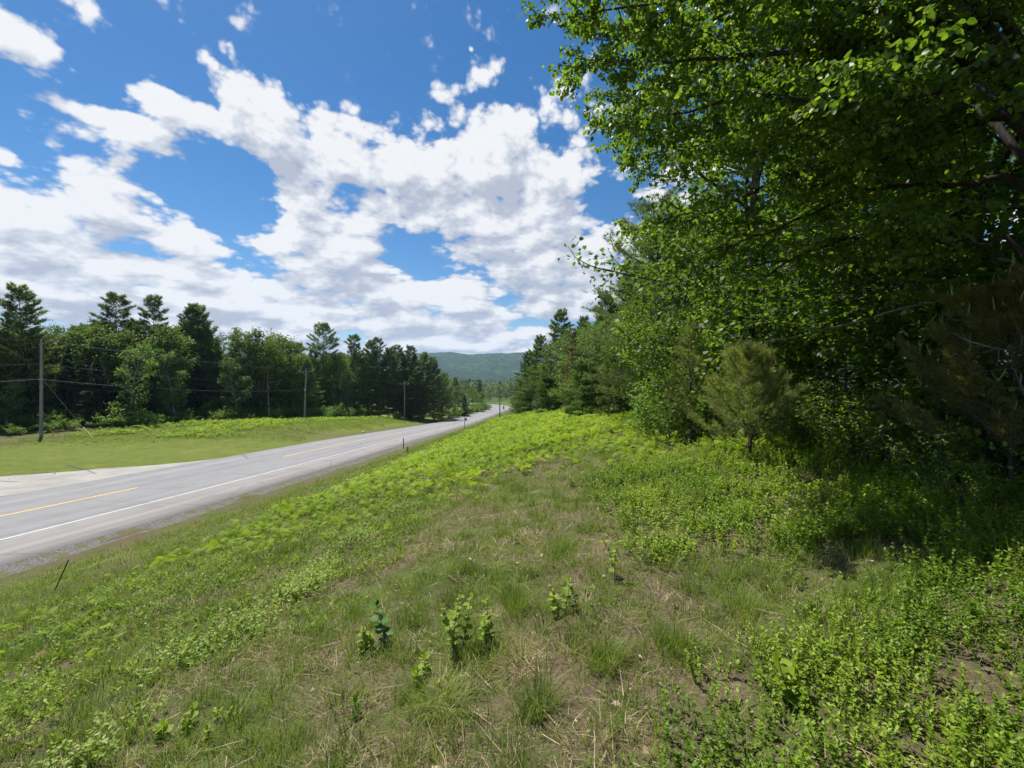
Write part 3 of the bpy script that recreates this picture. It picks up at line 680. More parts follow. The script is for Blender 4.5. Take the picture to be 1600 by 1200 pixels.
def near_pine(H, RR, whorls, need=.095, wid=.0032, per=70, seed=0, mats=('sapling',), shoots=9, candles=.6, base=.12, el=(28, 55)):
    """young white pine close by: separate needles in brushes, upright pale new shoots"""
    rg = np.random.default_rng(seed); tr, cr, cd = Geo(), Geo(), Geo()
    TP = path((0, 0, -.1), 0, R(90), H*.94, 7, 0, .02, rg); tube(tr, TP, np.linspace(.028*H/1.9, .008, 7), 7)
    for w in range(whorls):
        s = w/(whorls-1); h = H*(base+(.93-base)*s)
        n = 6 if w < whorls-1 else 4
        for i in range(n):
            a = i*6.283/n+w*.7+rg.normal()*.2; L = (RR*(1-s)**.55*rg.uniform(.75, 1.15)+.10)
            BP = path((0, 0, h), a, R(el[0]+(el[1]-el[0])*s+rg.normal()*7), L, 6, .35, .05, rg); tube(tr, BP, np.linspace(.010, .004, 6), 5, cap=False)
            ends = [(BP, .35)]
            for j in range(shoots):
                u = .25+.7*(j+rg.random())/shoots; q, d = at_path(BP, u); side = 1 if j % 2 else -1
                S = path(q, math.atan2(d[0], d[1])+side*R(rg.uniform(25, 55)), R(rg.uniform(15, 45)), (.14+.34*L*(1-u))*rg.uniform(.8, 1.3), 4, .4, .06, rg)
                tube(tr, S, np.linspace(.005, .003, 4), 4, cap=False); ends.append((S, .1))
            for S, u0 in ends:
                m = per*(2 if u0 > .2 else 1); uu = u0+(1-u0)*rg.random(m); f = uu*(len(S)-1); k = np.minimum(f.astype(int), len(S)-2); tt = (f-k)[:, None]
                pos = S[k]*(1-tt)+S[k+1]*tt; ax = unit(S[k+1]-S[k]); Yd = unit(ax*.75+rand_dirs(m)*.85)
                place(cr, NEED, NEED_F, pos, Yd, rand_dirs(m), need*rg.uniform(.7, 1.15, m), 0, np.clip(.5+rg.normal()*.12+rg.normal(size=m)*.15, 0, 1), sx=wid/need)
                if rg.random() < candles*(.35+.65*s):
                    for c in range(rg.integers(1, 3)):
                        P = path(S[-1], rg.uniform(0, 6.28), R(rg.uniform(55, 88)), rg.uniform(.06, .15), 4, .3, .05, rg); tube(cd, P, np.linspace(.0058, .0035, 4), 5, tint=rg.random())
                        m = 16; tt = rg.random(m)[:, None]; pos = P[0]*(1-tt)+P[-1]*tt
                        place(cd, NEED, NEED_F, pos, unit(np.array([0, 0, 1.])+rand_dirs(m)*.5), rand_dirs(m), .03, 0, .7, sx=.09)
    return tr, cr, cd

def frond_template(n=9, sub=5, width=.40, fine=True):
    """bracken blade: a triangle of paired leaflets, each with its own teeth"""
    V, F4, F3 = [], [], []
    for i in range(n):
        y = .12+.86*(i/n)**.9; L = width*(1-(i/n))**.85*(1.0 if i else .9)+.02
        for s in (-1, 1):
            dx, dy = s*math.cos(.42), math.sin(.42); zt = -.16*L
            if fine:
                for j in range(sub):
                    a = j/sub; b = (j+1)/sub; w = .105*(1-a*.75)*(.6+L)
                    x0, y0, x1, y1 = dx*L*a, y+dy*L*a, dx*L*b, y+dy*L*b; z0, z1 = zt*a*a, zt*b*b
                    k = len(V); V += [(x0, y0, z0), (x1, y1, z1), ((x0+x1)/2+dx*.02, (y0+y1)/2+w, z0+.01), ((x0+x1)/2+dx*.04, (y0+y1)/2-w*.8, z0+.005)]
                    F3 += [(k, k+1, k+2), (k, k+3, k+1)]
            else:
                k = len(V); w = .085*(.6+L)
                V += [(0, y, 0), (dx*L*.45, y+dy*L*.45+w, zt*.2), (dx*L, y+dy*L, zt), (dx*L*.45, y+dy*L*.45-w*.8, zt*.2)]; F4 += [(k, k+1, k+2, k+3)]
    k = len(V); V += [(-.012, 0, 0), (.012, 0, 0), (.004, 1, -.05), (-.004, 1, -.05)]; F4 += [(k, k+1, k+2, k+3)]
    F = [np.array(F4)]+([np.array(F3)] if F3 else [])
    V = np.array(V, float); V[:, 2] += .10*np.sin(V[:, 1]*2.6)-.10*V[:, 1]**2
    return V, F
FROND, FROND_F = frond_template(); FRONDF, FRONDF_F = frond_template(n=7, width=.42, fine=False)

def ferns(g, xy, size, fine, per=3, mat=0, e1=.9):
    n = len(xy)*per; x = np.repeat(xy[:, 0], per)+rng.normal(size=n)*.05; y = np.repeat(xy[:, 1], per)+rng.normal(size=n)*.05
    z = land(x, y); s = np.repeat(size, per)*rng.uniform(.75, 1.25, n)
    az = rng.uniform(0, 6.28, n); lean = rng.uniform(.05, .25, n)
    h = s*rng.uniform(.45, .85, n)
    root = np.stack([x, y, z-.02], 1); top = root+np.stack([np.sin(az)*lean*h, np.cos(az)*lean*h, h], 1)
    el = rng.uniform(-.05, e1, n); Yd = np.stack([np.sin(az)*np.cos(el), np.cos(az)*np.cos(el), np.sin(el)], 1)
    tint = np.clip(.5+1.5*(fbm(x*.55+3, y*.55, 3)-.5)+rng.normal(size=n)*.2, 0, 1)
    place(g, FROND if fine else FRONDF, FROND_F if fine else FRONDF_F, top, Yd, np.array([0, 0, 1.])+rng.normal(size=(n, 3))*.25, s, mat, tint)
    place(g, NEED, NEED_F, root, top-root, rand_dirs(n), np.linalg.norm(top-root, axis=1), mat, tint*.5, sx=.03)

def blades(g, pos, az, L, w, bend, tint, mat=0, stand=None):
    """curved grass blades: three joints"""
    n = len(pos); stand = rng.uniform(.75, 1.0, n) if stand is None else stand
    D = np.stack([np.sin(az), np.cos(az), np.zeros(n)], 1); S = np.stack([np.cos(az), -np.sin(az), np.zeros(n)], 1)
    up = np.array([0, 0, 1.0]); V = []
    for u in (0, .45, .8, 1.0):
        out = (bend*u*u*.9+.12*u)*L; hgt = L*(u*stand-.45*bend*u*u)
        c = pos+D*out[:, None]+up*hgt[:, None]; ww = (w*(1-u*.85)/2)[:, None]
        V += [c-S*ww, c+S*ww] if u < 1 else [c]
    V = np.stack(V, 1); off = (np.arange(n)*7)[:, None, None]; b = g.n
    g.V.append(V.reshape(-1, 3).astype(np.float32)); g.T.append(np.repeat(tint, 7).astype(np.float32)); g.n += 7*n
    g.F.append(((np.array([(0, 1, 3, 2), (2, 3, 5, 4)])[None]+off).reshape(-1, 4)+b, mat)); g.F.append(((np.array([(4, 5, 6)])[None]+off).reshape(-1, 3)+b, mat))

def tufts(g, xy, n_each, rad, L, w, bend, tint, mat=0, tv=.18, lv=.35):
    m = len(xy); n = m*n_each; c = np.repeat(np.arange(m), n_each)
    a = rng.uniform(0, 6.28, n); r = np.sqrt(rng.random(n))*np.repeat(np.broadcast_to(rad, (m,)), n_each)
    x = xy[c, 0]+np.sin(a)*r; y = xy[c, 1]+np.cos(a)*r
    pos = np.stack([x, y, land(x, y)-.015], 1)
    az = np.where(rng.random(n) < .65, a, rng.uniform(0, 6.28, n))+rng.normal(size=n)*.4
    LL = np.broadcast_to(L, (m,))[c]*rng.uniform(1-lv, 1+lv, n)
    b = np.abs(bend+rng.normal(size=n)*.22)
    blades(g, pos, az, LL, w*rng.uniform(.7, 1.3, n), b, np.clip(np.broadcast_to(tint, (m,))[c]+rng.normal(size=n)*tv, 0, 1), mat)

def low_shrubs(g, xy, stems, H, leaf, mat=0, rad=.14, per=11, tint=.5):
    """low leafy bushlets: upright wiry stems with small oval leaves"""
    m = len(xy); n = m*stems; c = np.repeat(np.arange(m), stems)
    a = rng.uniform(0, 6.28, n); r = np.sqrt(rng.random(n))*rad
    x = xy[c, 0]+np.sin(a)*r; y = xy[c, 1]+np.cos(a)*r; z = land(x, y)
    h = np.broadcast_to(H, (m,))[c]*rng.uniform(.55, 1.15, n); lean = rng.uniform(.05, .45, n)
    root = np.stack([x, y, z-.01], 1); D = unit(np.stack([np.sin(a)*lean, np.cos(a)*lean, np.ones(n)], 1)); top = root+D*h[:, None]
    place(g, NEED, NEED_F, root, D, rand_dirs(n), h, mat, .1, sx=.014)
    q = n*per; u = np.tile(.28+.75*(np.arange(per)+.5)/per, n)+rng.normal(size=q)*.04
    R0 = np.repeat(root, per, 0); DD = np.repeat(D*h[:, None], per, 0)
    pos = R0+DD*u[:, None]; la = rng.uniform(0, 6.28, q); e = rng.uniform(.15, .95, q)
    Yd = np.stack([np.sin(la)*np.cos(e), np.cos(la)*np.cos(e), np.sin(e)], 1); Nn = unit(np.array([0, 0, 1.])+rng.normal(size=(q, 3))*.35)
    tb = np.repeat(np.broadcast_to(tint, (m,))[c]+1.3*(fbm(x*1.1+5, y*1.1, 3)-.5)+rng.normal(size=n)*.12, per)
    place(g, LEAF, LEAF_F, pos, Yd, Nn, leaf*rng.uniform(.65, 1.25, q), mat, np.clip(tb+.22*(u-.6)+rng.normal(size=q)*.14, 0, 1))

def sample(x0, x1, y0, y1, dens, cond):
    """random points of a rectangle that pass a test giving 0..1"""
    n = int((x1-x0)*(y1-y0)*dens); x = rng.uniform(x0, x1, n); y = rng.uniform(y0, y1, n)
    k = (np.abs(x) < 1.28*y+1.6)
    x, y = x[k], y[k]
    k = rng.random(len(x)) < cond(x, y); return np.stack([x[k], y[k]], 1)

def build_cover():
    q = np.array([hit(*p, 40)[:2] for p in ((250, 1075), (330, 1015), (430, 965), (560, 840), (610, 810), (670, 785))]); RIDGE = np.interp([2.2, 3.2, 4.4, 5.5, 6.8, 8.6, 11], q[:, 1], q[:, 0]); print('RIDGE', q.round(2).tolist())
    E = edge_dist
    nz = lambda x, y, f, o=0: fbm(x*f+o, y*f+o*.7, 3)
    def berry_zone(x, y):       # where low leafy bushlets close the ground
        a = smooth(x+.9*(nz(x, y, .9)-.5), 1.1, 1.9)*smooth(y, 4.2, 5.0)*(1-smooth(y, 8.6, 10))
        b = smooth(x-.55*(y-1.7)+.9*(nz(x, y, 1.3, 4)-.5), .25, .7)*(1-smooth(y-.35*x, 1.7, 2.6))
        c = smooth(x+.8*(nz(x, y, 1.1, 8)-.5), 2.2, 2.9)*smooth(nz(x, y, 1.3, 2), .40, .52)*(y < 5)
        return np.maximum(np.maximum(a, b), c)
    def ridge_zone(x, y):
        c = np.interp(y, [2.2, 3.2, 4.4, 5.5, 6.8, 8.6, 11], RIDGE)+.35*(nz(x, y, .9)-.5); return np.exp(-((x-c)/.26)**2)*smooth(nz(x, y*.8, 1.3, 5), .40, .52)*(y > 2)*(y < 11)
    def fern_zone(x, y):
        e = E(x, y)
        a = smooth(y+3.5*(nz(x, y, .6)-.5)*2, 8.5, 15)*(.35+.65*smooth(nz(x, y, .8, 5), .36, .52))*smooth(e-1.5*(nz(x, y, .3, 2)-.5), 5.2, 7.2)
        b = smooth(e, 5.5, 7)*(1-smooth(e+2*(nz(x, y, .5)-.5), 9.5, 12))*.8*smooth(nz(x, y, .6, 3), .36, .56)*(.25+.75*smooth(y, 4, 8))
        c = smooth(x, 2.0, 3.2)*smooth(y, 7.6, 9)
        return np.clip(np.maximum(np.maximum(a, b), c), 0, 1)*(x < 7+.02*y)
    def dry_zone(x, y):
        e = E(x, y); return smooth(e, 10.5, 13)*(1-smooth(y, 10, 16))
    green = lambda x, y: smooth(.45*nz(x, y, .8, 1)+.55*nz(x, y, 2.9, 3), .34, .54)
    # --- bracken
    g = Geo()
    xy = sample(-16, 7, 1.5, 17, 22, lambda x, y: fern_zone(x, y)*(E(x, y) > 5)); ferns(g, xy, rng.uniform(.12, .25, len(xy))*(.55+.45*smooth(xy[:, 1], 4, 9)), True, 3)
    tag(g.build('bracken_ferns', M['fern']), 'bright lime bracken ferns covering the sunny bank', 'ferns', kind='stuff')
    g = Geo()
    for y0, y1, dn, s in ((17, 30, 30, .215), (30, 60, 17.0, .29), (60, 118, 7, .42)):
        xy = sample(-17, 9, y0, y1, dn, lambda x, y: smooth(E(x, y)-2.0*(nz(x, y, .2, 2)-.5), 5.6, 7.6)*(x < 7.2)*smooth(nz(x, y, .35, 7), .18, .36)); ferns(g, xy, rng.uniform(.75, 1.25, len(xy))*s, False, 3)
    tag(g.build('bracken_ferns', M['fernfar']), 'bright bracken along the top of the bank towards the bend', 'ferns', kind='stuff')
    g = Geo()
    L = lambda x, y: -road_coord(x, y)[0]-road_coord(x, y)[2]
    xy = sample(-75, -16, 50, 128, 6, lambda x, y: (L(x, y) > 3)*smooth(L(x, y)+8*(nz(x, y, .12)-.5), 8, 12)*(1-smooth(L(x, y), 27, 31))*smooth(nz(x, y, .16, 3), .40, .58)); ferns(g, xy, rng.uniform(.22, .45, len(xy)), False, 3)
    tag(g.build('bracken_ferns', M['fernfar']), 'bracken on the far verge below the wood across the road', 'ferns', kind='stuff')
    # --- grass
    g = Geo()
    near = lambda x, y: (1-.60*berry_zone(x, y))*(1-.55*fern_zone(x, y))*(E(x, y) > 1.2)
    xy = sample(-8, 6.5, 1.0, 5.5, 70, lambda x, y: near(x, y)*(.58+.42*green(x, y))); tufts(g, xy, 26, .10, rng.uniform(.06, .20, len(xy)), .0050, .5, rng.uniform(.15, .85, len(xy)), tv=.22)
    xy = sample(-15, 6.5, 5.5, 11, 42, lambda x, y: near(x, y)*(.58+.42*green(x, y))); tufts(g, xy, 22, .14, rng.uniform(.07, .22, len(xy)), .0068, .5, rng.uniform(.3, .7, len(xy)))
    xy = sample(-17, 7, 11, 22, 26, lambda x, y: near(x, y)*(.35+.65*green(x, y))); tufts(g, xy, 14, .22, rng.uniform(.09, .22, len(xy)), .0105, .45, rng.uniform(.3, .75, len(xy)))
    xy = sample(-17, 6, 22, 60, 7, lambda x, y: (E(x, y) > 1.3)*(E(x, y) < 7)*1.0); tufts(g, xy, 12, .32, rng.uniform(.13, .28, len(xy)), .022, .45, rng.uniform(.3, .75, len(xy)))
    xy = sample(-17, 6, 60, 190, 2.2, lambda x, y: (E(x, y) > 1.3)*(E(x, y) < 9)*1.0); tufts(g, xy, 9, .5, rng.uniform(.2, .4, len(xy)), .05, .45, rng.uniform(.3, .75, len(xy)))
    xy = sample(-9, 6.5, 1.2, 12, 9, lambda x, y: near(x, y)*(.3+.7*green(x, y))*smooth(nz(x, y, 1.9, 9), .40, .52)); tufts(g, xy, 95, .09, rng.uniform(.10, .26, len(xy)), .0042, .4, rng.uniform(.15, .6, len(xy)), tv=.14)
    tag(g.build('grass', M['grass']), 'mixed green grass growing over the roadside bank', 'grass', kind='stuff')
    g = Geo()
    xy = sample(-75, -16, 36, 130, 9, lambda x, y: (L(x, y) > .8)*smooth(L(x, y)+6*(nz(x, y, .2)-.5), 3, 5)*(1-smooth(L(x, y), 30, 34))*smooth(y-.2*x, 52, 60)); tufts(g, xy, 8, .4, rng.uniform(.12, .3, len(xy)), .04, .45, rng.uniform(.4, .95, len(xy)))
    tag(g.build('grass', M['grass']), 'rough unmown grass on the far verge', 'grass', kind='stuff')
    g = Geo()
    xy = sample(-8, 6.5, 1.0, 5.5, 50, lambda x, y: near(x, y)*(1-.80*green(x, y))*(.25+.75*dry_zone(x, y))); tufts(g, xy, 22, .14, rng.uniform(.06, .15, len(xy)), .0044, 1.0, rng.uniform(.2, .9, len(xy)), tv=.28)
    xy = sample(-15, 6.5, 5.5, 12, 30, lambda x, y: near(x, y)*(1-.80*green(x, y))*(.18+.82*dry_zone(x, y))); tufts(g, xy, 16, .18, rng.uniform(.07, .17, len(xy)), .0064, .95, rng.uniform(.2, .9, len(xy)), tv=.28)
    xy = sample(-17, 7, 12, 20, 12, lambda x, y: near(x, y)*(1-.8*green(x, y))*.5); tufts(g, xy, 12, .22, rng.uniform(.08, .18, len(xy)), .008, .9, rng.uniform(.2, .6, len(xy)), tv=.22)
    xy = sample(-17, 0, 5, 40, 10, lambda x, y: np.exp(-((E(x, y)-2.2)/.9)**2)*smooth(nz(x, y, .9), .40, .55)); tufts(g, xy, 14, .25, rng.uniform(.07, .14, len(xy)), .010, .9, rng.uniform(.1, .5, len(xy)), tv=.2)
    tag(g.build('dry_grass', M['dry']), 'dead tan grass thatch lying between the green tufts', 'dry grass', kind='stuff')
    g = Geo(); xy = sample(-70, -16, 14, 52, 6, lambda x, y: (L(x, y) > .4)*(1-smooth(L(x, y)+(nz(x, y, .3)-.5)*3, 26, 30))*(1-smooth(y-.2*x, 52, 60))*(x > -31-(26.4-y)*1.45)*1.0); tufts(g, xy, 7, .35, rng.uniform(.03, .10, len(xy)), .03, .5, np.clip(.45+1.6*(fbm(xy[:, 0]*.4, xy[:, 1]*.4, 3)-.5), 0, 1))
    tag(g.build('lawn_grass', M['lawn']), 'short mown grass of the lawn across the road', 'lawn', kind='stuff')
    # --- dead bracken standing among the green
    g = Geo(); xy = sample(-15, 6, 1.5, 30, 1.6, lambda x, y: fern_zone(x, y)*.8); ferns(g, xy, rng.uniform(.12, .24, len(xy)), True, 2, e1=.6)
    tag(g.build('dead_bracken', M['deadfern']), 'brown dead bracken stalks among the green fronds', 'dead ferns', kind='stuff')
    # --- grass rising through the low shrubs
    g = Geo(); xy = sample(-1, 6.5, 1.0, 9, 5, lambda x, y: berry_zone(x, y)*smooth(nz(x, y, 1.6, 4), .42, .55)); tufts(g, xy, 34, .12, rng.uniform(.22, .42, len(xy)), .0042, .35, rng.uniform(.2, .6, len(xy)))
    xy = sample(-12, 0, 2, 14, 9, lambda x, y: smooth(E(x, y), 4.5, 6)*(1-smooth(E(x, y), 12.5, 13.5))); tufts(g, xy, 26, .16, rng.uniform(.12, .30, len(xy)), .0055, .4, rng.uniform(.3, .8, len(xy)))
    tag(g.build('tall_grass', M['grass']), 'taller loose grass growing up through ferns and low shrubs', 'grass', kind='stuff')
    # --- low bushlets
    g = Geo()
    xy = sample(-1, 6.5, 1.0, 4.6, 60, lambda x, y: berry_zone(x, y)); low_shrubs(g, xy, 8, rng.uniform(.6, 1.1, len(xy))*(.12+.22*fbm(xy[:, 0]*1.4, xy[:, 1]*1.4, 3)), .023, 0, .13, 16, rng.uniform(.35, .65, len(xy)))
    xy = sample(0, 7, 4.2, 10, 40, lambda x, y: berry_zone(x, y)); low_shrubs(g, xy, 8, rng.uniform(.6, 1.1, len(xy))*(.08+.40*fbm(xy[:, 0]*1.1, xy[:, 1]*1.1, 3)), .034, 0, .16, 13, rng.uniform(.4, .75, len(xy)))
    xy = sample(-8, 3, 1.2, 10, 1.6, lambda x, y: smooth(nz(x, y, .9, 6), .5, .62)); low_shrubs(g, xy, 4, rng.uniform(.10, .22, len(xy)), .034, 0, .10, 9, rng.uniform(.5, .8, len(xy)))
    xy = sample(-15, 0, 2, 14, 22, lambda x, y: smooth(E(x, y), 5.5, 7.5)*(1-smooth(E(x, y), 12.4, 13.4))*(.12+.88*smooth(nz(x, y, 1.0, 9), .44, .56))); low_shrubs(g, xy, 6, rng.uniform(.06, .20, len(xy)), .036, 0, .17, 8, rng.uniform(.45, 1.0, len(xy)))
    tag(g.build('low_shrubs', M['berry']), 'low green leafy shrubs carpeting the bank beside the wood', 'low shrubs', kind='stuff')
    g = Geo()
    xy = sample(-6, 1, 1.6, 10, 60, ridge_zone); low_shrubs(g, xy, 8, rng.uniform(.12, .24, len(xy)), .036, 0, .14, 10, rng.uniform(.4, .8, len(xy)))
    xy = sample(-6, -1.2, 1.2, 3, 2.5, lambda x, y: smooth(nz(x, y, 1.2, 3), .5, .6)); low_shrubs(g, xy, 6, rng.uniform(.10, .18, len(xy)), .034, 0, .14, 9, rng.uniform(.4, .8, len(xy)))
    tag(g.build('low_shrubs', M['paleberry']), 'pale yellow green low shrubs in a long ridge across the bank', 'low shrubs', kind='stuff')
    # --- dead leaves and stalks lying about
    g = Geo()
    xy = sample(-5, 5.5, 1.0, 6.5, 14, lambda x, y: .25+.75*(x > 0)); n = len(xy); pos = np.c_[xy, land(xy[:, 0], xy[:, 1])+rng.uniform(.01, .05, n)]
    a = rng.uniform(0, 6.28, n); place(g, LOBE*np.array([.7, 1, 3.2]), LOBE_F, pos, np.stack([np.sin(a), np.cos(a), rng.normal(size=n)*.4], 1), np.array([0, 0, 1.])+rng.normal(size=(n, 3))*.8, rng.uniform(.02, .06, n), 0, rng.random(n)*.8)
    xy = sample(-6, 6, 1.0, 8, 30, lambda x, y: .4+.6*dry_zone(x, y)); n = len(xy); pos = np.c_[xy, land(xy[:, 0], xy[:, 1])+rng.uniform(.008, .06, n)]; a = rng.uniform(0, 6.28, n)
    place(g, NEED, NEED_F, pos, np.stack([np.sin(a), np.cos(a), rng.normal(size=n)*.15], 1), np.array([0, 0, 1.])+rng.normal(size=(n, 3))*.3, rng.uniform(.08, .34, n), 0, rng.random(n)*.8, sx=.018)
    tag(g.build('dead_leaves', M['litter']), 'curled tan dead leaves and stalks scattered in the grass', 'leaf litter', kind='stuff')

# ------------------------------------------------------------------ trees
def G0(x, y): return float(land(np.array([float(x)]), np.array([float(y)]))[0])
def P3(px, py, d):           # a surveyed point: sight-line plus its distance
    return np.array([(px-800)/680*d, d, (600-py)/680*d])

PROTO = {}
def proto(key, tr, cr, bark, leaf, H):
    PROTO[key] = (tr.mesh(key+'_trunk', [M[bark]], True), cr.mesh(key+'_crown', [M[leaf]]), H)

def put_tree(key, name, x, y, H, label, group=None, wide=1.0, cat='tree', rz=None, z=None):
    tm, cm, H0 = PROTO[key]; s = H/H0
    r = empty(name, (x, y, G0(x, y) if z is None else z), rng.uniform(0, 6.28) if rz is None else rz, (s*wide, s*wide, s))
    tag(r, label, cat, group)
    for nm, me in (('trunk', tm), ('crown', cm)):
        o = bpy.data.objects.new(nm, me); COL.objects.link(o); o.parent = r
    return r

def build_protos():
    for i, (key, H, b, RR, nl) in enumerate((('broad_a', 14, 1.6, 4.2, 26), ('broad_b', 13, 1.0, 3.9, 26), ('broad_c', 15, 3.2, 4.0, 24))):
        proto(key, *broad_tree(H, b, RR, nl, .28, 19, seed=20+i, spread=.32), 'bark', 'broad', H)
    for i, (key, H, b, RR, nl) in enumerate((('poplar_a', 12, 1.0, 2.6, 24), ('poplar_b', 11, .8, 2.4, 22))):
        proto(key, *broad_tree(H, b, RR, nl, .26, 17, seed=30+i, spread=.24, el0=22, el1=70), 'palebark', 'poplar', H)
    for i, (key, H, b, RR, gap, kp) in enumerate((('pine_a', 19, 2.0, 4.8, .62, .92), ('pine_b', 18, 3.5, 4.6, .70, .86), ('pine_c', 18, 1.0, 5.0, .60, .94))):
        proto(key, *pine_tree(H, b, RR, gap, 18, .40, .062, 7, seed=40+i, keep=kp, top=.55, sub=.42), 'darkbark', 'pine', H)
    proto('umbrella', *pine_tree(17, 8, 4.2, .75, 18, .40, .062, 7, seed=47, keep=.85, el0=10, el1=45, power=.45, top=.5, sub=.4), 'darkbark', 'pine', 17)
    for i, (key, H, RR) in enumerate((('spruce_a', 11, 2.1), ('spruce_b', 9, 1.9))):
        proto(key, *spruce_tree(H, RR, .42, 24, .30, .085, seed=50+i), 'darkbark', 'spruce', H)
    for i, key in enumerate(('bush_a', 'bush_b', 'bush_c')):
        proto(key, *shrub(2.4, 1.7, 12, .20, 22, seed=60+i, spread=.16), 'bark', 'shrub', 2.4)
    # for the wood close by: finer leaves
    proto('maple_a', *broad_tree(13, .9, 4.2, 36, .115, 36, LOBE, LOBE_F, seed=71, spread=.22, nsec=9, r0=.17), 'bark', 'maple', 13)
    proto('maple_b', *broad_tree(10, .7, 3.3, 26, .120, 30, LOBE, LOBE_F, seed=72, spread=.22, nsec=9, r0=.13), 'bark', 'maple', 10)
    proto('young_a', *broad_tree(4.5, .5, 1.7, 18, .070, 44, ROUND, LEAF_F, seed=73, spread=.12, nsec=7, r0=.035), 'bark', 'birch', 4.5)
    proto('young_b', *broad_tree(4.0, .4, 1.6, 16, .070, 44, ROUND, LEAF_F, seed=74, spread=.12, nsec=7, r0=.035), 'bark', 'maple', 4.0)
    proto('edge_a', *shrub(1.5, 1.0, 12, .070, 46, ROUND, LEAF_F, seed=75, spread=.09), 'bark', 'shrub', 1.5)
    proto('edge_b', *shrub(1.3, .9, 11, .060, 50, LEAF, LEAF_F, seed=76, spread=.08), 'bark', 'birch', 1.3)
    proto('boughpine', *pine_tree(10.5, .7, 4.6, .55, 34, .20, .014, 12, seed=77, keep=.95, el0=12, el1=46, r0=.15, sub=.36), 'darkbark', 'bough', 10.5)
    proto('midpine', *pine_tree(4, .25, 1.6, .34, 40, .22, .030, 7, seed=78, keep=.95, r0=.05), 'darkbark', 'pine', 4)

NAMES = {'maple': 'maple_tree', 'broad': 'broadleaf_tree', 'poplar': 'poplar_tree', 'pine': 'white_pine', 'umbrella': 'white_pine', 'spruce': 'spruce_tree'}
def nm(key): return NAMES[key.split('_')[0]]

def wood_y(px):   # how far the front of the wood across the road lies along a sight line
    return float(np.interp(px, [-400, 0, 220, 400, 560, 650, 700], [46, 54, 63, 80, 104, 122, 134]))

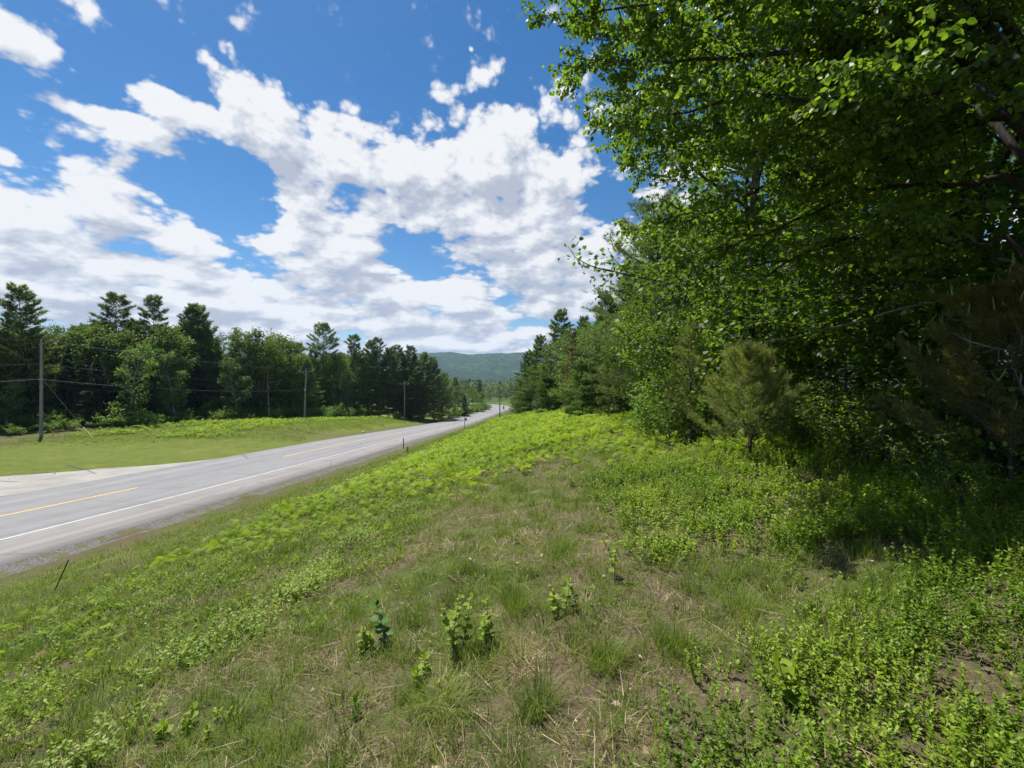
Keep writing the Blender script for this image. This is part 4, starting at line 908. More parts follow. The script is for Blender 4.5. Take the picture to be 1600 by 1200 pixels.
def build_far_wood():
    # front and middle trees that can be told apart: (sight px, top py, kind, how far behind the front, label)
    T = [
     (-95, 500, 'pine_c', 3, 'dark white pine at the near end of the wood across the road'),
     (-30, 490, 'broad_a', 1, 'broad green tree beside the tallest pine, beyond the single bare pole'),
     (6, 512, 'broad_b', 6, 'rounded tree top showing between two pines beside the bare pole'),
     (47, 450, 'pine_a', 2, 'tallest white pine, rising directly behind the bare wooden pole'),
     (8, 585, 'poplar_b', -1, 'low leafy young tree at the lawn edge before the bare pole'),
     (98, 500, 'broad_c', 5, 'thin round-topped tree beside the tallest pine'),
     (106, 545, 'spruce_a', 0, 'dark narrow spruce just past the bare pole'),
     (134, 488, 'broad_c', 6, 'airy tree whose crown lets the sky through'),
     (152, 560, 'spruce_b', -1, 'dark shadowed spruce low in the gap beneath airy crowns'),
     (165, 503, 'broad_a', 4, 'full round crown below the paired pine tops'),
     (185, 463, 'pine_b', 8, 'feathery pine top, first of the paired tops above the lawn'),
     (204, 528, 'poplar_a', -1, 'light green small tree in front of the paired pines'),
     (232, 464, 'pine_b', 7, 'broader pine, second of the paired tops above the lawn'),
     (215, 560, 'spruce_a', 1, 'dark spruce at the foot of the broader paired pine'),
     (256, 505, 'broad_b', 3, 'mid green tree between the paired pines and the leaning pair'),
     (291, 477, 'pine_a', 7, 'pointed pine behind the pale sunlit poplar'),
     (320, 482, 'pine_c', 6, 'dense dark pine whose side slopes down towards the poplars'),
     (272, 535, 'poplar_a', -2, 'pale sunlit poplar in front of the dense dark pine'),
     (308, 560, 'spruce_b', 1, 'small dark spruce under the dense dark pine'),
     (352, 506, 'poplar_a', 4, 'tall grey green poplar next to the dense dark pine'),
     (384, 504, 'poplar_b', 5, 'slim grey green poplar with a forked top'),
     (372, 550, 'poplar_b', -2, 'short leafy poplar lit along its side at the wood front'),
     (404, 512, 'broad_b', 3, 'upright leafy tree next to the forked poplar'),
     (428, 517, 'broad_a', 4, 'big round-headed tree with a pale dead stem before it'),
     (455, 537, 'pine_b', 6, 'small pine tip next to the big round-headed tree'),
     (452, 556, 'broad_b', 0, 'bushy tree just before the crossarm pole'),
     (500, 511, 'umbrella', 8, 'open umbrella-shaped pine standing above the crossarm pole'),
     (482, 560, 'pine_c', 1, 'dark pine directly behind the crossarm pole'),
     (528, 548, 'broad_a', 2, 'broad tree beside the umbrella-shaped pine'),
     (553, 524, 'pine_b', 6, 'slim pine with a notched top past the umbrella-shaped pine'),
     (574, 534, 'pine_a', 5, 'first of three close pines where the wood nears the road'),
     (590, 530, 'pine_b', 6, 'middle one of three close pines where the wood nears the road'),
     (606, 545, 'pine_c', 3, 'last of three close pines where the wood nears the road'),
     (624, 541, 'pine_a', 5, 'wide dark pine behind the small distant crossarm pole'),
     (641, 543, 'pine_c', 4, 'dark pine next to the end of the wood'),
     (660, 552, 'pine_a', 4, 'layered pine at the end of the wood, before the hill'),
     (678, 560, 'pine_c', 2, 'outermost layered pine, its side outlined against the hill'),
     (690, 580, 'broad_b', 2, 'rounded dark tree closing the end of the wood by the road'),
     (640, 590, 'pine_c', -2, 'low boughed pine shading the road verge'),
    ]
    for px, py, key, off, lab in T:
        d = wood_y(px)+off; x = (px-800)/680*d; g = G0(x, d); H = (600-py)/680*d-g
        put_tree(key, nm(key), x, d, max(H, 4), lab, 'trees of the wood across the road', wide=rng.uniform(.9, 1.1)*(1.15 if H < 10 else 1))
    # rows behind, seen only as dark depth between the others
    fill = {'pine_a': 'dark pine deep in the wood across the road', 'pine_c': 'dark pine deep in the wood across the road', 'broad_a': 'green tree deep in the wood across the road',
            'broad_c': 'green tree deep in the wood across the road', 'spruce_a': 'dark spruce deep in the wood across the road'}
    keys = list(fill)
    for row, (dy, n) in enumerate(((10, 30), (16, 26), (23, 20))):
        for i in range(n):
            px = -160+(850)*(i+rng.uniform(.2, .8))/n; d = wood_y(px)+dy+rng.uniform(-2, 2); x = (px-800)/680*d; g = G0(x, d)
            top = np.interp(px, [-100, 100, 240, 400, 520, 690], [505, 508, 500, 525, 547, 576])+rng.uniform(0, 22)
            key = keys[int(rng.integers(5))]; put_tree(key, nm(key), x, d, max(5, (600-top)/680*d-g), fill[key], {'p': 'dark pines deep in the far wood', 'b': 'green trees deep in the far wood', 's': 'spruces deep in the far wood'}[key[0]])
    for i in range(24):
        px = -120+800*(i+rng.uniform(.15, .85))/24; d = wood_y(px)+4+rng.uniform(-1, 3); x = (px-800)/680*d; g = G0(x, d)
        top = np.interp(px, [-100, 100, 240, 400, 520, 690], [512, 510, 510, 528, 552, 584])+rng.uniform(-6, 26); key = ('broad_a', 'broad_b', 'poplar_a')[i % 3]
        put_tree(key, nm(key), x, d, max(5, (600-top)/680*d-g), 'leafy green tree within the front wall of the wood across the road', 'leafy trees in the front wall of the far wood', wide=1.15)
    # bushes along its foot
    B = [(-60, 640, 'spreading bush at the lawn corner nearest the driveway'), (25, 668, 'low dark bush where the lawn ends beside the bare pole'), (75, 655, 'yellow green bush hiding the foot of the bare pole'), (108, 672, 'low bush beside the bare pole on the lawn edge'),
         (160, 656, 'bush beside the slanting guy guard'), (182, 645, 'rounded sunlit bush on the lawn edge'), (205, 655, 'bush in the middle of the lawn edge'), (232, 640, 'tallest sunlit bush along the lawn edge'),
         (268, 655, 'bush at the end of the mown lawn'), (290, 652, 'low bush where the bracken verge begins'), (348, 636, 'light green bush rising above the bracken verge'), (376, 650, 'small bush in the bracken below the slim poplars'),
         (422, 638, 'round bush below the big round-headed tree'), (462, 640, 'dark bush just before the crossarm pole'), (482, 633, 'tall bush hiding the foot of the crossarm pole'), (514, 636, 'bright bush past the crossarm pole'),
         (532, 632, 'bush with an upright shoot past the crossarm pole'), (562, 645, 'low bush on the rough verge below the three pines'), (588, 640, 'dark bush at the foot of the three pines'), (622, 646, 'bush on the shaded verge before the wide pine'), (655, 650, 'low bush beside the shaded road edge')]
    for i, (px, py, lab) in enumerate(B):
        d = wood_y(px)-4.5; x = (px-800)/680*d; g = G0(x, d); H = np.clip((600-py)/680*d-g, 1.3, 4.2)
        put_tree('bush_'+'abc'[i % 3], 'bush', x, d, H, lab, 'bushes along the foot of the far wood', wide=1.25, cat='bush')
    for i in range(34):
        px = -150+830*(i+rng.random())/34; d = wood_y(px)-1.5+rng.uniform(-1.5, 2); x = (px-800)/680*d
        put_tree('bush_'+'abc'[i % 3], 'bush', x, d, rng.uniform(1.6, 3.2), 'leafy bush in the shade under the far wood front', 'shaded bushes under the far wood', wide=1.2, cat='bush')
    # trees beyond the wood, inside the road's bend
    V = [(702, 600, 146, 'poplar_a', 'light green tree first beyond the wood on the road bend'), (716, 603, 158, 'broad_b', 'round green tree second beyond the wood on the road bend'), (727, 607, 168, 'poplar_b', 'pale small tree above the middle of the far road'),
         (726, 618, 150, 'spruce_b', 'tiny dark spruce standing before the valley trees'), (740, 604, 182, 'broad_a', 'broad tree above the far road'), (752, 611, 190, 'broad_b', 'small round tree next to the far road corner'), (764, 606, 262, 'broad_a', 'round tree behind the far road corner'),
         (712, 590, 205, 'pine_c', 'dark valley pine behind the bend trees'), (733, 596, 215, 'broad_c', 'tall valley tree behind the bend trees'), (748, 598, 232, 'pine_a', 'pine behind the far road corner'), (690, 596, 170, 'broad_a', 'green tree half hidden behind the wood end')]
    for px, py, d, key, lab in V:
        x = (px-800)/680*d; g = G0(x, d); put_tree(key, nm(key), x, d, (600-py)/680*d-g, lab, 'trees inside the road bend', wide=1.25)
    for i, (px, py, d) in enumerate(((706, 640, 143), (720, 636, 152), (735, 634, 165), (748, 630, 176), (757, 628, 188))):
        x = (px-800)/680*d; g = G0(x, d); put_tree('bush_'+'abc'[i % 3], 'bush', x, d, np.clip((600-py)/680*d-g, 1.5, 5), 'scrubby bush along the inside of the road bend', 'bushes along the inside of the road bend', wide=1.3, cat='bush')
    # one pale dead stem
    x, d = (421-800)/680*75.5, 75.5
    g = Geo(); tube(g, path((0, 0, -.2), 0, R(89), 8.6, 7, 0, .02), np.linspace(.10, .03, 7), 7)
    for h in (4.5, 5.6, 6.6, 7.4): tube(g, path((0, 0, h), rng.uniform(0, 6), R(25), .9, 4, .2, .1), np.linspace(.025, .008, 4), 4)
    tag(g.build('dead_tree', M['palebark'], loc=(x, d, G0(x, d))), 'bare pale dead stem in front of the big round-headed tree', 'dead tree')

def build_valley():
    """the wooded valley floor beyond the bend: one mass of trees"""
    g = Geo(); n = 2600
    y = 255+1150*rng.random(n)**1.35; x = (rng.random(n)-.5)*(160+1.5*y)
    d, rz, w = road_coord(x, y); k = np.abs(d) > 22; x, y = x[k], y[k]; n = len(x)
    z = land(x, y); H = rng.uniform(9, 16, n); con = rng.random(n) < .4
    for i in range(n):
        m = 90 if y[i] < 500 else 46
        u = rng.random(m); a = rng.uniform(0, 6.28, m)
        if con[i]: r = (1-u)*H[i]*.22*np.sqrt(rng.random(m)); hh = H[i]*(.1+.9*u)
        else: r = np.sqrt(np.clip(1-(2*u-1)**2, 0, 1))*H[i]*.30*(.5+.5*rng.random(m)); hh = H[i]*(.12+.88*u)
        pos = np.stack([x[i]+np.sin(a)*r, y[i]+np.cos(a)*r, z[i]+hh], 1)
        place(g, LEAF, LEAF_F, pos, np.stack([np.sin(a), np.cos(a), rng.normal(size=m)*.4], 1), np.array([0, 0, 1.])+rng.normal(size=(m, 3))*.6, H[i]*.10*rng.uniform(.7, 1.4, m)*(1 if y[i] < 500 else 1.5), 1 if con[i] else 0, np.clip(.5+rng.normal(size=m)*.25, 0, 1))
    tag(g.build('valley_forest', [M['broad'], M['spruce']]), 'distant mixed forest filling the valley below the hill', 'forest', kind='stuff')

def limb_tree():
    """the wide overhanging tree by the camera: trunk out of view, long arching limbs"""
    bx, by = 5.9, 4.3; z0 = G0(bx, by)
    root = empty('overhanging_tree', (0, 0, 0)); tag(root, 'big leafy tree whose long limbs overhang the bank at the wood corner', 'tree')
    g = Geo(); TP = np.array([(bx, by, z0-.3), (bx-.05, by, z0+1), (bx+.05, by-.1, z0+2.6), (bx+.1, by, z0+4.6), (bx-.1, by+.1, z0+7), (bx, by, z0+9.5)])
    TP = spline(TP, 4); tube(g, TP, np.linspace(.17, .03, len(TP)), 10); g.build('trunk', M['darkbark'], root, True)
    T = lambda h: (bx, by, z0+h)
    LB = [
     ([T(1.4), P3(1610, 170, 4.0), P3(1530, 15, 4.0), P3(1470, -140, 4.2)], .060),
     ([T(1.9), P3(1580, 150, 4.2), P3(1480, 88, 4.3), P3(1380, 65, 4.5), P3(1230, 82, 5.0), P3(1050, 95, 5.7), P3(900, 92, 6.4)], .050),
     ([T(2.8), P3(1590, 50, 4.2), P3(1500, 40, 4.3), P3(1380, 20, 4.6), P3(1200, -10, 5.1), P3(1010, 10, 5.8), P3(890, 20, 6.5)], .042),
     ([T(1.6), P3(1600, 210, 4.2), P3(1480, 200, 4.4), P3(1330, 240, 4.9), P3(1180, 300, 5.7), P3(1050, 360, 6.6)], .038),
     ([T(1.2), P3(1600, 300, 4.5), P3(1500, 290, 4.8), P3(1400, 292, 5.1), P3(1270, 330, 5.6), P3(1130, 395, 6.3)], .036),
     ([T(2.0), P3(1600, 120, 3.7), P3(1450, 148, 3.8), P3(1300, 160, 4.2), P3(1150, 150, 4.9), P3(985, 195, 5.8)], .034),
     ([T(.9), P3(1600, 395, 4.6), P3(1520, 385, 4.9), P3(1420, 372, 5.3), P3(1300, 378, 6.1), P3(1180, 440, 7.0)], .030),
     ([T(3.2), P3(1600, -20, 3.8), P3(1400, -70, 4.0), P3(1200, -80, 4.5), P3(1010, -40, 5.4), P3(930, -20, 6.0)], .040),
     ([T(2.2), (5.0, 3.3, 3.2), (4.2, 2.5, 4.2), (3.5, 1.9, 4.8), (2.9, 1.5, 5.0)], .040),
     ([T(3.6), (5.2, 4.6, 4.6), (4.4, 5.2, 5.8), (3.6, 5.8, 6.6), (2.6, 6.3, 7.2)], .045),
     ([T(2.6), P3(1560, 90, 4.6), P3(1400, 130, 5.0), P3(1240, 190, 5.6), P3(1080, 230, 6.4), P3(985, 250, 7.0)], .034),
     ([T(3.0), P3(1500, 60, 5.6), P3(1330, 70, 6.4), P3(1180, 60, 7.2), P3(1040, 70, 7.8), P3(935, 60, 8.4)], .040),
     ([T(3.4), P3(1480, 0, 5.8), P3(1300, 0, 6.6), P3(1130, -10, 7.4), P3(1000, -20, 8.0), P3(905, -10, 8.6)], .040),
     ([T(2.6), P3(1500, 120, 5.6), P3(1330, 130, 6.6), P3(1180, 140, 7.4), P3(1050, 140, 8.0), P3(960, 150, 8.6)], .038),
     ([T(2.2), P3(1520, 170, 5.4), P3(1360, 200, 6.4), P3(1200, 210, 7.2), P3(1080, 200, 7.8), P3(985, 205, 8.6)], .036),
     ([T(1.8), (5.2, 3.3, 2.8), (4.6, 2.3, 3.6), (4.2, 1.4, 4.1), (3.8, .6, 4.3)], .035),
    ]
    cr = Geo(); rg = np.random.default_rng(5)
    for pts, r in LB:
        P = spline(np.array(pts, float), 5); P[2:] += rg.normal(size=P[2:].shape)*.02
        lg = Geo(); tube(lg, P, np.linspace(r*1.25, .010, len(P)), 8)
        Ls = np.linalg.norm(np.diff(P, axis=0), axis=1).sum(); ns = int(Ls*4.6)
        for j in range(ns):
            u = .30+.70*(j+rg.random())/ns; q, d = at_path(P, min(u, .995)); side = 1 if j % 2 else -1
            a2 = math.atan2(d[0], d[1])+side*R(rg.uniform(25, 70)); L2 = rg.uniform(.5, 1.25)*(1.15-.5*u)
            S = path(q, a2, R(rg.uniform(-22, 34)), L2, 5, rg.uniform(-.2, .25), .13, rg); tube(lg, S, np.linspace(.010, .003, 5), 4, cap=False)
            bt = .5+rg.normal()*.12
            leaves_on(cr, S, int(L2*62), .058, .045, ROUND, LEAF_F, bt, droop=.55, u0=.1, flat=.6)
            for w in range(3):
                q2, d2 = at_path(S, .3+.65*rg.random()); S2 = path(q2, math.atan2(d2[0], d2[1])+rg.normal()*.9, R(rg.uniform(-35, 25)), L2*.5, 4, -.1, .15, rg); tube(lg, S2, np.linspace(.005, .002, 4), 3, cap=False)
                leaves_on(cr, S2, int(L2*44), .055, .038, ROUND, LEAF_F, bt, droop=.6, u0=.1, flat=.6)
        leaves_on(cr, P, int(Ls*5), .07, .1, ROUND, LEAF_F, .5, droop=.5, u0=.5)
        lg.build('limb', M['darkbark'], root, True)
    for pts, r in (([P3(1640, 560, 4.7), P3(1600, 546, 4.6), P3(1545, 544, 4.6), P3(1500, 524, 4.6), P3(1478, 520, 4.6)], .012), ([P3(1610, 650, 4.5), P3(1598, 600, 4.5), P3(1585, 565, 4.5), P3(1575, 540, 4.5)], .013),
                   ([P3(1640, 480, 5.5), P3(1520, 470, 5.6), P3(1420, 480, 5.9), P3(1330, 505, 6.4), P3(1240, 525, 7.0), P3(1120, 540, 7.8)], .018), ([P3(1560, 385, 5.2), P3(1490, 378, 5.3), P3(1420, 385, 5.5), P3(1370, 400, 5.7)], .012),
                   ([P3(1640, 440, 5), P3(1560, 400, 5.1), P3(1500, 360, 5.2), P3(1450, 340, 5.4)], .022), ([P3(1380, 297, 5.2), P3(1330, 320, 5.4), P3(1290, 350, 5.6), P3(1250, 356, 5.8)], .010)):
        P = spline(np.array(pts), 4); P[1:] += rg.normal(size=P[1:].shape)*.015; lg = Geo(); tube(lg, P, np.linspace(r, r*.25, len(P)), 6)
        for j in range(5):
            q, d = at_path(P, .25+.7*rg.random()); tube(lg, path(q, math.atan2(d[0], d[1])+rg.normal()*.8, rg.normal()*.4, rg.uniform(.15, .5), 4, 0, .2, rg), np.linspace(r*.3, .0015, 4), 4, cap=False)
        lg.build('bare_limb', M['palebark'], root, True)
    cr.build('crown', M['birch'], root)

def build_near_wood():
    limb_tree()
    gW = 'trees of the wood beside the bank'
    for key, name, x, y, H, lab, wd in [
      ('maple_a', 'maple_tree', 6.7, 12.6, 15.0, 'tall full maple outlined against the sky beside the overhanging limbs', 1.0),
      ('maple_b', 'maple_tree', 7.0, 17.4, 9.4, 'shorter maple between the tall maple and the grey green pine boughs', 1.0),
      ('maple_a', 'maple_tree', 8.6, 8.6, 14.5, 'dark maple deep in shade behind the young pine', 1.05),
      ('maple_b', 'maple_tree', 8.2, 5.6, 11, 'shaded maple behind the dull brownish pine', 1.1)]:
        put_tree(key, name, x, y, H, lab, gW, wd)
    put_tree('boughpine', 'white_pine', 6.7, 20.6, 10, 'grey green pine whose long low boughs reach out over the bracken', gW, 1.15)
    for key, name, x, y, H, lab, wd in [
      ('young_a', 'young_tree', 5.7, 10.3, 4.2, 'slender young tree with sunlit leaves above the young pine', 1.0), ('young_b', 'young_tree', 6.1, 7.9, 4.6, 'young leafy tree in shade just past the young pine', 1.1),
      ('young_a', 'young_tree', 6.3, 5.8, 3.4, 'young tree with bright leaves over the dull brownish pine', 1.2), ('young_b', 'young_tree', 6.6, 10.6, 4.8, 'young maple filling the gap behind the young pine', 1.1),
      ('young_a', 'young_tree', 5.4, 14.2, 4.4, 'young tree at the foot of the tall maple', 1.1), ('young_b', 'young_tree', 7.0, 7.0, 5.2, 'dark thin young tree deep in the wood behind the shrubs', 1.0)]:
        put_tree(key, name, x, y, H, lab, gW, wd)
    # along the bank towards the bend
    for key, name, x, y, H, lab, wd in [
      ('poplar_a', 'poplar_tree', 7.2, 29, 6.6, 'light leafy tree just past the long pine boughs', 1.1), ('broad_b', 'broadleaf_tree', 6.4, 34, 6.9, 'leafy tree behind the small dark pine on the bank', 1.0),
      ('poplar_b', 'poplar_tree', 5.7, 40, 8.0, 'pale poplar in the middle of the row along the bank', 1.1), ('broad_a', 'broadleaf_tree', 6.3, 47, 9.3, 'rounded tree behind the pale poplar along the bank', 1.0),
      ('poplar_a', 'poplar_tree', 4.8, 55, 10.0, 'tall poplar next to the stepped pines', 1.1), ('pine_a', 'white_pine', 6.4, 63, 14.4, 'highest of the stepped pines above the road', 1.0),
      ('pine_c', 'white_pine', 4.2, 73, 12.9, 'second stepped pine, its boughs reaching over the bank', 1.05), ('pine_a', 'white_pine', 3.0, 85, 12.0, 'third stepped pine, outlined against the hill', 1.1),
      ('broad_b', 'broadleaf_tree', 2.4, 97, 9.2, 'dark leafy tree below the stepped pines', 1.1), ('pine_c', 'white_pine', 1.6, 108, 9, 'low pine beside the roadside pole', 1.1),
      ('broad_a', 'broadleaf_tree', 2.4, 124, 9.5, 'leafy tree at the outside of the road bend', 1.2), ('poplar_a', 'poplar_tree', 3.6, 142, 9, 'pale tree over the far road bend', 1.2), ('broad_b', 'broadleaf_tree', 3.4, 160, 9, 'last leafy tree before the road turns away', 1.2)]:
        put_tree(key, name, x, y, H, lab, 'trees lining the bank up to the bend', wd)
    for x, y, H, lab in ((5.1, 31.5, 4.1, 'small dark layered pine above the bracken'), (4.4, 52, 4.6, 'low pine at the foot of the tall poplar'), (2.2, 78, 5, 'small pine where bracken meets the stepped pines'), (6.2, 25, 3.6, 'small pine under the long grey green boughs')):
        put_tree('midpine', 'white_pine', x, y, H, lab, 'small pines along the bank', 1.15)
    put_tree('broad_b', 'broadleaf_tree', 6.8, 24.5, 6.2, 'leafy tree partly behind the long pine boughs', 'trees lining the bank up to the bend')
    tr, cr = spruce_tree(8, 1.3, .55, 16, .24, .05, seed=91); r = empty('dead_pine', (5.3, 38.2, G0(5.3, 38.2))); tag(r, 'rusty brown dead conifer among the green trees along the bank', 'tree'); tr.build('trunk', M['bark'], r, True); cr.build('crown', M['redpine'], r)
    # what fills the wood behind
    k2 = ['broad_a', 'pine_c', 'broad_b', 'pine_a', 'spruce_a', 'broad_c']
    for i, y in enumerate(np.arange(2, 130, 4.2)):
        for dx in ((5.2, 10.5) if y < 60 else (5.5,)):
            key = k2[int(rng.integers(6))] if y > 26 else ('maple_a', 'maple_b', 'maple_a', 'pine_c')[int(rng.integers(4))]; x = (7.2 if y < 40 else 7.2-.055*(y-40))+dx+rng.uniform(-1.2, 1.2)
            put_tree(key, nm(key), x, y+rng.uniform(-1.5, 1.5), rng.uniform(11, 15) if y < 70 else rng.uniform(8, 11), 'tree hidden deep in the wood beside the bank', 'trees deep in the wood beside the bank')
    for i, y in enumerate(np.arange(1, 30, 1.9)):
        x = 7.2+rng.uniform(-.6, 1.2)
        put_tree(('young_b', 'young_a')[i % 2], 'undergrowth_bush', x, y, rng.uniform(2.2, 3.6), 'shaded leafy undergrowth beneath the near wood', 'undergrowth bushes in the near wood', 1.2, 'bush')
    S = [('edge_a', 4.6, 13.4, 1.5, 'leafy shrub beside the bracken under the tall maple'), ('edge_b', 4.5, 11.6, 1.2, 'dark small-leaved shrub just before the tall maple'), ('edge_a', 5.1, 10.9, 1.7, 'shrub behind the young pine, half in shade'),
         ('edge_a', 5.5, 8.2, 1.3, 'bright shrub beside the young pine trunk'), ('edge_b', 5.3, 7.0, 1.2, 'sunlit shrub between the young pine and the dull pine'), ('edge_a', 5.5, 6.1, 1.3, 'leafy shrub at the foot of the dull brownish pine'),
         ('edge_b', 4.9, 5.0, .9, 'low shrub in front of the dull brownish pine'), ('edge_b', 4.4, 4.2, .6, 'low leafy shrub shaded by the overhanging limbs'), ('edge_a', 5.3, 15.8, 1.6, 'round shrub at the bracken edge past the tall maple'), ('edge_b', 5.6, 18.4, 1.6, 'shrub below the long pine boughs'),
         ('edge_a', 4.9, 3.5, .8, 'shaded shrub at the edge of the wood corner')]
    for key, x, y, H, lab in S: put_tree(key, 'shrub', x, y, H, lab, 'shrubs at the edge of the wood', 1.1, 'shrub')
    # young pines close by
    def young_pine(name, x, y, geo, mats, lab):
        r = empty(name, (x, y, G0(x, y)), .4); tag(r, lab, 'tree')
        tr, cr, cd = geo; tr.build('trunk', M['bark'], r, True); cr.build('crown', M[mats], r)
        if cd.n: cd.build('new_shoots', M['candle'], r)
    young_pine('white_pine', 4.3, 7.9, near_pine(2.0, 1.15, 7, .11, .0055, 80, 3, shoots=9), 'sapling', 'round young pine with soft grey green needles and pale upright shoots')
    young_pine('white_pine', 5.45, 4.75, near_pine(2.3, 1.3, 8, .10, .0042, 90, 4, candles=.3, shoots=10), 'dullpine', 'dull brownish young pine in shade at the wood corner')
    young_pine('white_pine', 4.55, 11.0, near_pine(3.0, .9, 7, .11, .005, 46, 6, shoots=6), 'sapling', 'taller young pine behind the round one, pale shoots curling at its top')

# ------------------------------------------------------------------ poles, wires, markers, plants
def simple(name, c, rough=.6, spec=.3, metal=0.0, vary=.25, scale=8):
    m, nt = newmat(name); k = NT(nt); f = k.noise(k.obj(), scale, 4, .6)
    c = np.array(c); col = k.ramp(f, [(.3, tuple(c*(1-vary))), (.7, tuple(np.minimum(c*(1+vary), 1)))])
    k.out(k.bsdf(col, rough, spec, None, metal)); return m

def build_poles():
    wood = bark_mat('weathered_pole_wood', (.20, .18, .155), (.36, .33, .29), 10); brown = bark_mat('brown_pole_wood', (.10, .07, .048), (.20, .145, .10), 10)
    metal = simple('galvanised_metal', (.42, .43, .44), .4, .5, .7); dark = simple('dark_insulated_wire', (.035, .035, .038), .5); porc = simple('porcelain', (.55, .54, .50), .3, .5)
    yel = simple('guy_guard_plastic', (.62, .58, .36), .5)
    tops = {}
    def pole(x, y, H, arm, lab, lean=0.0, wood=wood, arm_rz=.15):
        z = G0(x, y); r = empty('utility_pole', (x, y, z)); tag(r, lab, 'utility pole', 'utility poles along the road')
        g = Geo(); tube(g, [(0, 0, -.4), (lean*.5, 0, H*.5), (lean, 0, H)], [.17, .145, .115], 12); g.build('shaft', wood, r, True)
        g = Geo(); tube(g, [(lean, 0, H-.02), (lean, 0, H+.09)], [.03, .02], 8); tube(g, [(lean, 0, H+.06), (lean, 0, H+.12), (lean, 0, H+.2)], [.05, .06, .03], 10); g.build('insulator', porc, r, True)
        pts = [np.array([lean, 0, H+.2])]
        if arm:
            g = Geo(); box(g, (lean, -.16, H-.35), (2.6, .10, .12), rz=0)
            o = g.build('crossarm', simple('crossarm_wood', (.30, .28, .25), .8), r); 
            for s in (-1, 1):
                g = Geo(); tube(g, [(lean+s*.05, -.18, H-1.0), (lean+s*.75, -.20, H-.42)], .018, 6); g.build('brace', metal, r)
            for s in (-1.18, 1.18):
                g = Geo(); tube(g, [(lean+s, -.16, H-.29), (lean+s, -.16, H-.2), (lean+s, -.16, H-.12), (lean+s, -.16, H-.07)], [.02, .055, .06, .03], 10); g.build('insulator', porc, r, True); pts.append(np.array([lean+s, -.16, H-.07]))
        else: pts += [np.array([lean, 0, H+.2])]*2
        g = Geo(); tube(g, [(lean*.6, 0, H*.60-.04), (lean*.6, 0, H*.60+.04)], [.16, .16], 12); tube(g, [(lean*.6-.1, -.02, H*.60), (lean*.6-.32, -.05, H*.60)], .035, 8); g.build('cable_clamp', metal, r, True)
        base = np.array([x, y, z]); tops[len(tops)] = [base+p for p in pts]+[base+np.array([lean*.6-.28, -.04, H*.60]), base+np.array([lean*.8, -.13, H*.76])]
        return r
    def at(px, py_top, d): x = (px-800)/680*d; return x, d, (600-py_top)/680*d-G0(x, d)
    x, y, H = at(-430, 505, 30.0); pole(x, y, H, False, 'wooden utility pole beyond the driveway outside the lawn')
    x, y, H = at(64.5, 533, 50.0); p1 = pole(x, y, H, False, 'bare grey wooden pole at the edge of the mown lawn', wood=wood)
    x, y, H = at(475.5, 578, 82.0); pole(x, y, H, True, 'wooden pole with one crossarm above the bracken verge', lean=.35, arm_rz=.2)
    x, y, H = at(632, 598, 113.0); pole(x, y, H, True, 'small distant crossarm pole against the dark pines', arm_rz=.1)
    x, y, H = at(781, 607.5, 134.0); pole(x, y, H, True, 'dark brown pole standing beside the road near the bend', wood=brown)
    x, y, H = at(754, 603, 212.0); pole(x, y, H, True, 'far crossarm pole beyond the bend')
    def wire(name, pts, sag, rad, lab, mat=dark):
        g = Geo()
        for a, b in zip(pts[:-1], pts[1:]):
            t = np.linspace(0, 1, 22)[:, None]; P = a*(1-t)+b*t; P[:, 2] -= (4*sag*t*(1-t))[:, 0]*np.linalg.norm(b-a)/50; tube(g, P, rad, 5)
        return tag(g.build(name, mat), lab, 'wire', 'wires strung between the poles')
    K = sorted(tops); S = lambda j: [tops[k][j] for k in K]
    wire('power_line', S(0), .8, .014, 'thin top wire running from pole to pole')
    wire('power_line', S(1), .8, .014, 'outer wire on the crossarm ends towards the wood')
    wire('power_line', S(2), .8, .014, 'outer wire on the crossarm ends towards the road')
    wire('power_line', S(4), .9, .014, 'neutral wire strung below the pole tops')
    wire('telephone_cable', S(3), 1.0, .032, 'thick black telephone cable lowest on the poles')
    # guy wire with a pale guard, beside the bare pole
    x, y, H = at(64.5, 533, 50.0); a = np.array([x, y, G0(x, y)+H*.62]); q = hit(147, 686); d = 49.0; b = np.array([(147-800)/680*d, d, 0]); b[2] = G0(b[0], b[1])
    r = empty('guy_wire', tuple(b)); tag(r, 'slanting guy wire with a pale guard beside the bare pole', 'guy wire')
    g = Geo(); tube(g, [(0, 0, -.2), tuple(a-b)], .005, 5); g.build('strand', metal, r)
    t = (a-b)/np.linalg.norm(a-b); g = Geo(); tube(g, [tuple(t*.15), tuple(t*2.0)], .032, 8); g.build('guard', yel, r, True)

